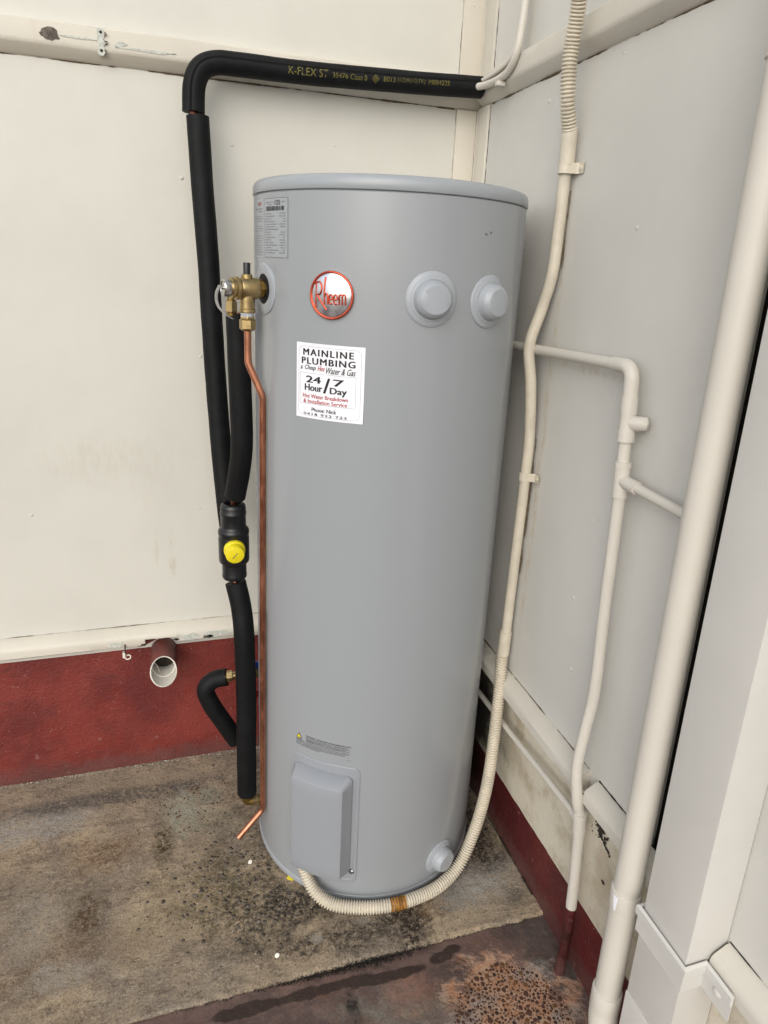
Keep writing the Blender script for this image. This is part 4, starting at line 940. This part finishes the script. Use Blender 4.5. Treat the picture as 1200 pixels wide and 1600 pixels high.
# ------------------------------------------------------------------ painted water pipe
wp = thing('water_pipe', (-.025, -.755, 0), 'cream painted water pipe branching along the side wall between conduit and drainpipe', 'pipe')
link('pipe_run', *tube(fillet([(-.024, -.06, 1.112), (-.024, -.35, 1.121), (-.024, -.668, 1.1325)], .1), .0092, 22, wob=.03), 'paint_pipe', wp, True, 50)
link('elbow', *tube(fillet([(-.024, -.655, 1.1322), (-.024, -.7000, 1.1335), (-.024, -.7035, 1.085)], .024, 12), .0112, 24, wob=.04), 'paint_pipe', wp, True, 50)
link('pipe_run', *tube([(-.024, -.7030, 1.100), (-.025, -.7135, .958)], .0095, 22, wob=.04), 'paint_pipe', wp, True, 50)
def coll(a, b_, r_): return link('fitting', *tube(resample(np.array([a, b_]), .004)[0], r_, 24, wob=.04), 'paint_pipe', wp, True, 40)
coll((-.0242, -.7035, 1.090), (-.0245, -.7060, 1.064), .0126); tee = coll((-.0245, -.7058, 1.066), (-.0248, -.7085, 1.036), .0118); coll((-.0248, -.7082, 1.040), (-.0250, -.7100, 1.022), .0128)
link('stub', *tube([(-.024, -.707, 1.051), (-.016, -.7235, 1.0525), (-.008, -.7315, 1.0535), (-.0065, -.7325, 1.0535)], [.0105, .0112, .0105, .0070], 20, wob=.08), 'paint_pipe', tee, True, 50)
coll((-.025, -.7125, .985), (-.025, -.7160, .935), .0118); coll((-.025, -.7122, .991), (-.025, -.7128, .982), .0128)
link('branch', *tube(fillet([(-.025, -.714, .962), (-.024, -.745, .961), (-.0215, -.868, .9565)], .02), .0078, 20, wob=.05), 'paint_pipe', wp, True, 50)
link('socket', *tube([(-.025, -.716, .962), (-.0243, -.752, .961)], .0102, 20, wob=.05), 'paint_pipe', wp, True, 50)
DN = [(-.025, -.7155, .945), (-.025, -.7225, .7468), (-.0265, -.7320, .60), (-.034, -.7330, .52), (-.040, -.7350, .45), (-.036, -.7440, .385), (-.027, -.7470, .345), (-.024, -.7530, .24), (-.0235, -.7575, .155)]
link('pipe_run', *tube(catmull(DN, .008), .0096, 22, wob=.04), 'paint_pipe', wp, True, 50)
coll((-.028, -.7465, .358), (-.0252, -.7480, .318), .0118); coll((-.0283, -.7464, .360), (-.0278, -.7468, .350), .0128)
link('thin_pipe', *tube(catmull([(-.020, -.05, .292), (-.020, -.4193, .3115), (-.022, -.60, .327), (-.024, -.715, .337), (-.025, -.738, .335)], .01), .0062, 18, wob=.05), 'paint_pipe', wp, True, 50)
link('socket', *tube([(-.0235, -.722, .3372), (-.025, -.742, .3365)], .0088, 18, wob=.05), 'paint_pipe', wp, True, 50)
link('red_end', *tube(catmull([(-.0236, -.7573, .158), (-.0232, -.7590, .10), (-.0232, -.7575, .05), (-.026, -.7560, -.012)], .008), .0094, 22, wob=.07), 'red_paint_side', wp, True, 50)

# ------------------------------------------------------------------ round drainpipe and box downpipe
dp = thing('drainpipe', (-.053, -.911, 0), 'round cream plastic drainpipe beside the box downpipe', 'pipe')
link('shaft', *tube([(-.053, -.911, 2.65), (-.053, -.911, 1.5), (-.053, -.911, .8), (-.053, -.911, .15)], .0205, 40), 'paint_pipe', dp, True, 50)
jc = link('joint_collar', *lathe([(.0206, 0), (.0226, .001), (.0229, .003), (.0229, .029), (.0222, .0315), (.0206, .032)], (-.053, -.911, .345), (0, 0, 1), 40), 'paint_pipe', dp, True, 40)
link('joint_collar', *lathe([(.0206, 0), (.0226, .001), (.0229, .003), (.0229, .045), (.0222, .048), (.0206, .049)], (-.053, -.911, 1.425 + .06), (0, 0, 1), 40), 'paint_pipe', dp, True, 40)
V = []
for zz in np.linspace(.347, .373, 4):
    for k in range(7): t = rad(190 + k * (1.5 + (zz - .347) * 90) - (zz - .347) * 400); V.append((-.053 + .0233 * math.cos(t), -.911 + .0233 * math.sin(t), zz))
link('white_label', V, [(j * 7 + i, j * 7 + i + 1, (j + 1) * 7 + i + 1, (j + 1) * 7 + i) for j in range(3) for i in range(6)], 'sticker_white', jc, True)
link('joint_collar', *lathe([(.0206, 0), (.0230, .001), (.0234, .003), (.0234, .036), (.0226, .0385), (.0206, .039)], (-.053, -.911, .130), (0, 0, 1), 40), 'paint_pipe', dp, True, 40)
link('elbow', *tube(fillet([(-.053, -.911, .133), (-.053, -.913, .100), (-.060, -.955, .05), (-.066, -.995, .0)], .04, 10), .0232, 36), 'paint_pipe', dp, True, 50)
bxp = thing('box_downpipe', (-.033, -1.0, 0), 'rectangular cream metal downpipe with strap, at the right edge', 'downpipe')
link('shaft', *boxm(-.065, -.001, -1.047, -.9605, .238, 2.65, .0025), 'paint_box', bxp, True, 30)
link('lower_section', *boxm(-.0662, -.001, -1.0482, -.9593, -.01, .2375, .0025), 'paint_box', bxp, True, 30)
def strap():
    o = [(-.001, -.9580), (-.0675, -.9580), (-.0675, -1.0495), (-.0335, -1.0495), (-.0335, -1.098)]
    prof = [(.3560, .0), (.3560, .0014), (.3830, .0014), (.3850, .0046), (.3985, .0046), (.4005, .0012), (.4005, .0)]
    V = []; F = []; m = len(prof)
    nrm = [(0, 1), (-.707 * 1.414, 1), (-1, -1), (-1, -1), (-1, 0)]
    nrm = [(0, 1), (-1, 1), (-1, -1), (-1, -1), (-1, 0)]
    for (x, y), (nx, ny) in zip(o, nrm):
        for z, d in prof: V.append((x + nx * d, y + ny * d, z))
    for i in range(len(o) - 1):
        for k in range(m): a = i * m + k; b_ = i * m + (k + 1) % m; F.append((a, b_, b_ + m, a + m))
    F += [tuple(range(m)), tuple(range((len(o) - 1) * m, len(o) * m))]
    return V, F
stp = fix_normals(link('strap', *strap(), 'paint_box', bxp))
link('screw', *lathe([(.0062, 0), (.006, .002), (.0035, .0036), (0, .004)], (-.0347, -1.076, .378), (-1, 0, 0), 16), 'paint_box', stp, True, 40)

# ------------------------------------------------------------------ corner riser, stub, clip, bracket, small things
cr = thing('riser_pipe', (-.03, -.2, 1.63), 'thin cream pipe curving out of the black sleeve and up the side wall', 'pipe')
link('pipe_run', *tube(catmull([(-.075, -.060, 1.6305), (-.050, -.066, 1.630), (-.034, -.0965, 1.6285), (-.031, -.160, 1.6275), (-.030, -.2000, 1.6350), (-.0300, -.2250, 1.6580), (-.0265, -.2300, 1.700), (-.024, -.2310, 1.76), (-.020, -.2320, 2.0), (-.020, -.233, 2.65)], .005), .0072, 20, wob=.04), 'paint_pipe', cr, True, 50)
link('cable', *tube(catmull([(-.045, -.050, 1.6420), (-.030, -.08, 1.6425), (-.0275, -.140, 1.6455), (-.0275, -.185, 1.652), (-.026, -.2060, 1.668), (-.022, -.2150, 1.705), (-.0165, -.2155, 1.76), (-.010, -.2160, 2.65)], .006), .0040, 14, wob=.04), 'paint_pipe', cr, True, 50)
link('clip', *boxm(-.0395, -.022, -.172, -.158, 1.613, 1.6215, .0015), 'paint_pipe', cr, True, 40)
sb = thing('drain_stub', (-.731, -.1, .33), 'cut end of a red and cream drain pipe poking out below the cream rail', 'pipe')
def cut_tube(r0, r1, y_top, y_bot, yb, seg=40, flip=False):
    V = []; F = []; zc, xc = .3325, -.731
    for ring_ in (0, 1, 2, 3):
        for j in range(seg):
            t = 2 * math.pi * j / seg; rr_ = (r0, r0, r1, r1)[ring_]; dz = rr_ * math.sin(t)
            yf = y_bot + (y_top - y_bot) * (math.sin(t) * .5 + .5) + .0012 * mnoise.noise(Vector((j * .9, 0, 0)))
            y = yb if ring_ in (0, 3) else yf; V.append((xc + rr_ * math.cos(t), y, zc + dz))
    for i in range(3):
        for j in range(seg): F.append((i * seg + j, i * seg + (j + 1) % seg, (i + 1) * seg + (j + 1) % seg, (i + 1) * seg + j))
    return V, F
ob = fix_normals(link('outer_pipe', *cut_tube(.0300, .0272, -.085, -.121, .02), 'red_paint', sb, True, 40)); ob.data.materials.append(MAT['paint_pipe'])
for p in ob.data.polygons: p.material_index = 1 if p.index >= 40 else 0
link('inner_ring', *cut_tube(.0271, .0245, -.062, -.084, -.055), 'paint_pipe', sb, True, 40)
link('dark_hollow', [(-.731 + .0272 * math.cos(2 * math.pi * j / 24), -.040, .3325 + .0272 * math.sin(2 * math.pi * j / 24)) for j in range(24)], [tuple(range(24))], 'cobweb_dirt', sb)  # dark disc painting the shade inside the open pipe
link('cobweb', *tube([(-.749, -.092, .350), (-.745, -.088, .342), (-.740, -.085, .322)], .0005, 6), 'paint_chip', sb)
pk = thing('pipe_clip', (-.818, -.036, .35), 'loose white plastic pipe clip hanging under the cream rail', 'clip')
cv = []; cf = []
A = [(.0045 * math.cos(t), .0058 * math.sin(t)) for t in np.linspace(rad(60), rad(300), 12)]
pts = [(-.8185 + a, -.034 - b_ * .9 - .005) for a, b_ in A]
for z in (.343, .357):
    for d in (1, .78):
        for (px, py) in pts: cv.append((-.8185 + (px + .8185) * d, -.039 + (py + .039) * d, z))
m = 12
for i in range(m - 1):
    for a, b_ in ((0, 2), (1, 3), (0, 1), (2, 3)): cf.append((a * m + i, a * m + i + 1, b_ * m + i + 1, b_ * m + i))
cf += [(0, m, 3 * m, 2 * m), (m - 1, 2 * m - 1, 4 * m - 1, 3 * m - 1)]
fix_normals(link('loop', cv, cf, 'white_plastic', pk))
link('eyelet', *tube(np.array([(-.8110 + .006 * math.cos(t), -.040 + .003 * math.sin(t), .3430 + .004 * math.sin(t)) for t in np.linspace(0, 2 * math.pi, 18)]), .0016, 8), 'white_plastic', pk, True)
link('nail', *tube([(-.8170, -.028, .372), (-.8165, -.038, .364), (-.8165, -.040, .352)], .0016, 8), 'cobweb_dirt', pk, True)
bk = thing('broken_bracket', (-.779, -.023, 1.628), 'broken off pipe bracket with two screw holes on the top batten', 'bracket')
V = [(-.7855, 1.653), (-.7775, 1.6545), (-.7735, 1.650), (-.7725, 1.643), (-.7755, 1.636), (-.7695, 1.632), (-.7715, 1.628), (-.7755, 1.626), (-.7725, 1.619), (-.7740, 1.611), (-.7815, 1.6085), (-.7865, 1.612), (-.7855, 1.620), (-.7835, 1.627), (-.7865, 1.634), (-.7855, 1.642)]
n = len(V); fix_normals(link('plate', [(x, -.0222, z) for x, z in V] + [(x, -.0256 - .0005 * mnoise.noise(Vector((x * 300, z * 300, 0))), z) for x, z in V], [tuple(range(n)), tuple(range(n, 2 * n))] + [(i, (i + 1) % n, n + (i + 1) % n, n + i) for i in range(n)], 'peel_pale', bk))
for x, z in ((-.7790, 1.6475), (-.7795, 1.6175)):
    link('screw_hole', *lathe([(.0026, 0), (.0022, .0006), (0, .0004)], (x, -.0258, z), (0, -1, 0), 12), 'black_dark', bk)
link('torn_edge', *tube([(-.7725, -.0265, 1.644), (-.7700, -.0270, 1.6425), (-.7690, -.0265, 1.6455), (-.7725, -.0265, 1.6475)], .0010, 6), 'peel_dark', bk, True)
link('torn_edge', *tube([(-.7735, -.0265, 1.6335), (-.7680, -.0270, 1.633), (-.7690, -.0265, 1.630), (-.7730, -.0265, 1.6275)], .0009, 6), 'peel_dark', bk, True)
link('torn_edge', *tube([(-.7745, -.0265, 1.6180), (-.7715, -.0270, 1.6190), (-.7725, -.0265, 1.6125), (-.7750, -.0265, 1.6100)], .0009, 6), 'peel_dark', bk, True)
def disc(name, loc, label, tilt):
    v, f = lathe([(.0, -.0008), (.0042, -.0008), (.0048, 0), (.0044, .0010), (0, .0013)], (0, 0, 0), (0, 0, 1), 14)
    o = link(name, v, f, 'white_plastic', None, True, 40); o.location = loc; o.rotation_euler = tilt; o.scale = (1, .85, 1); return o
tag(disc('plastic_plug', (-.5639, -.3711, .0022), None, (rad(25), rad(-20), .4)), 'small white plastic disc on the slab below the copper pipe end', 'plug')
tag(disc('plastic_plug', (-.5372, -.5953, .0036), None, (rad(50), rad(-25), .2)), 'small white plastic disc on the slab near the mossy joint', 'plug')
v, f = boxm(-.0075, .0075, -.013, .013, 0, .005, .0012); v = [(x, y, z * (1 if y > 0 else .4)) for x, y, z in v]
yw = link('wedge', v, f, 'yellow_plastic', None, True, 30); yw.location = (-.4800, -.4260, .0005); yw.rotation_euler = (0, 0, rad(-38)); tag(yw, 'yellow plastic wedge peeking out under the left front of the heater', 'wedge')
bpy.context.view_layer.update()
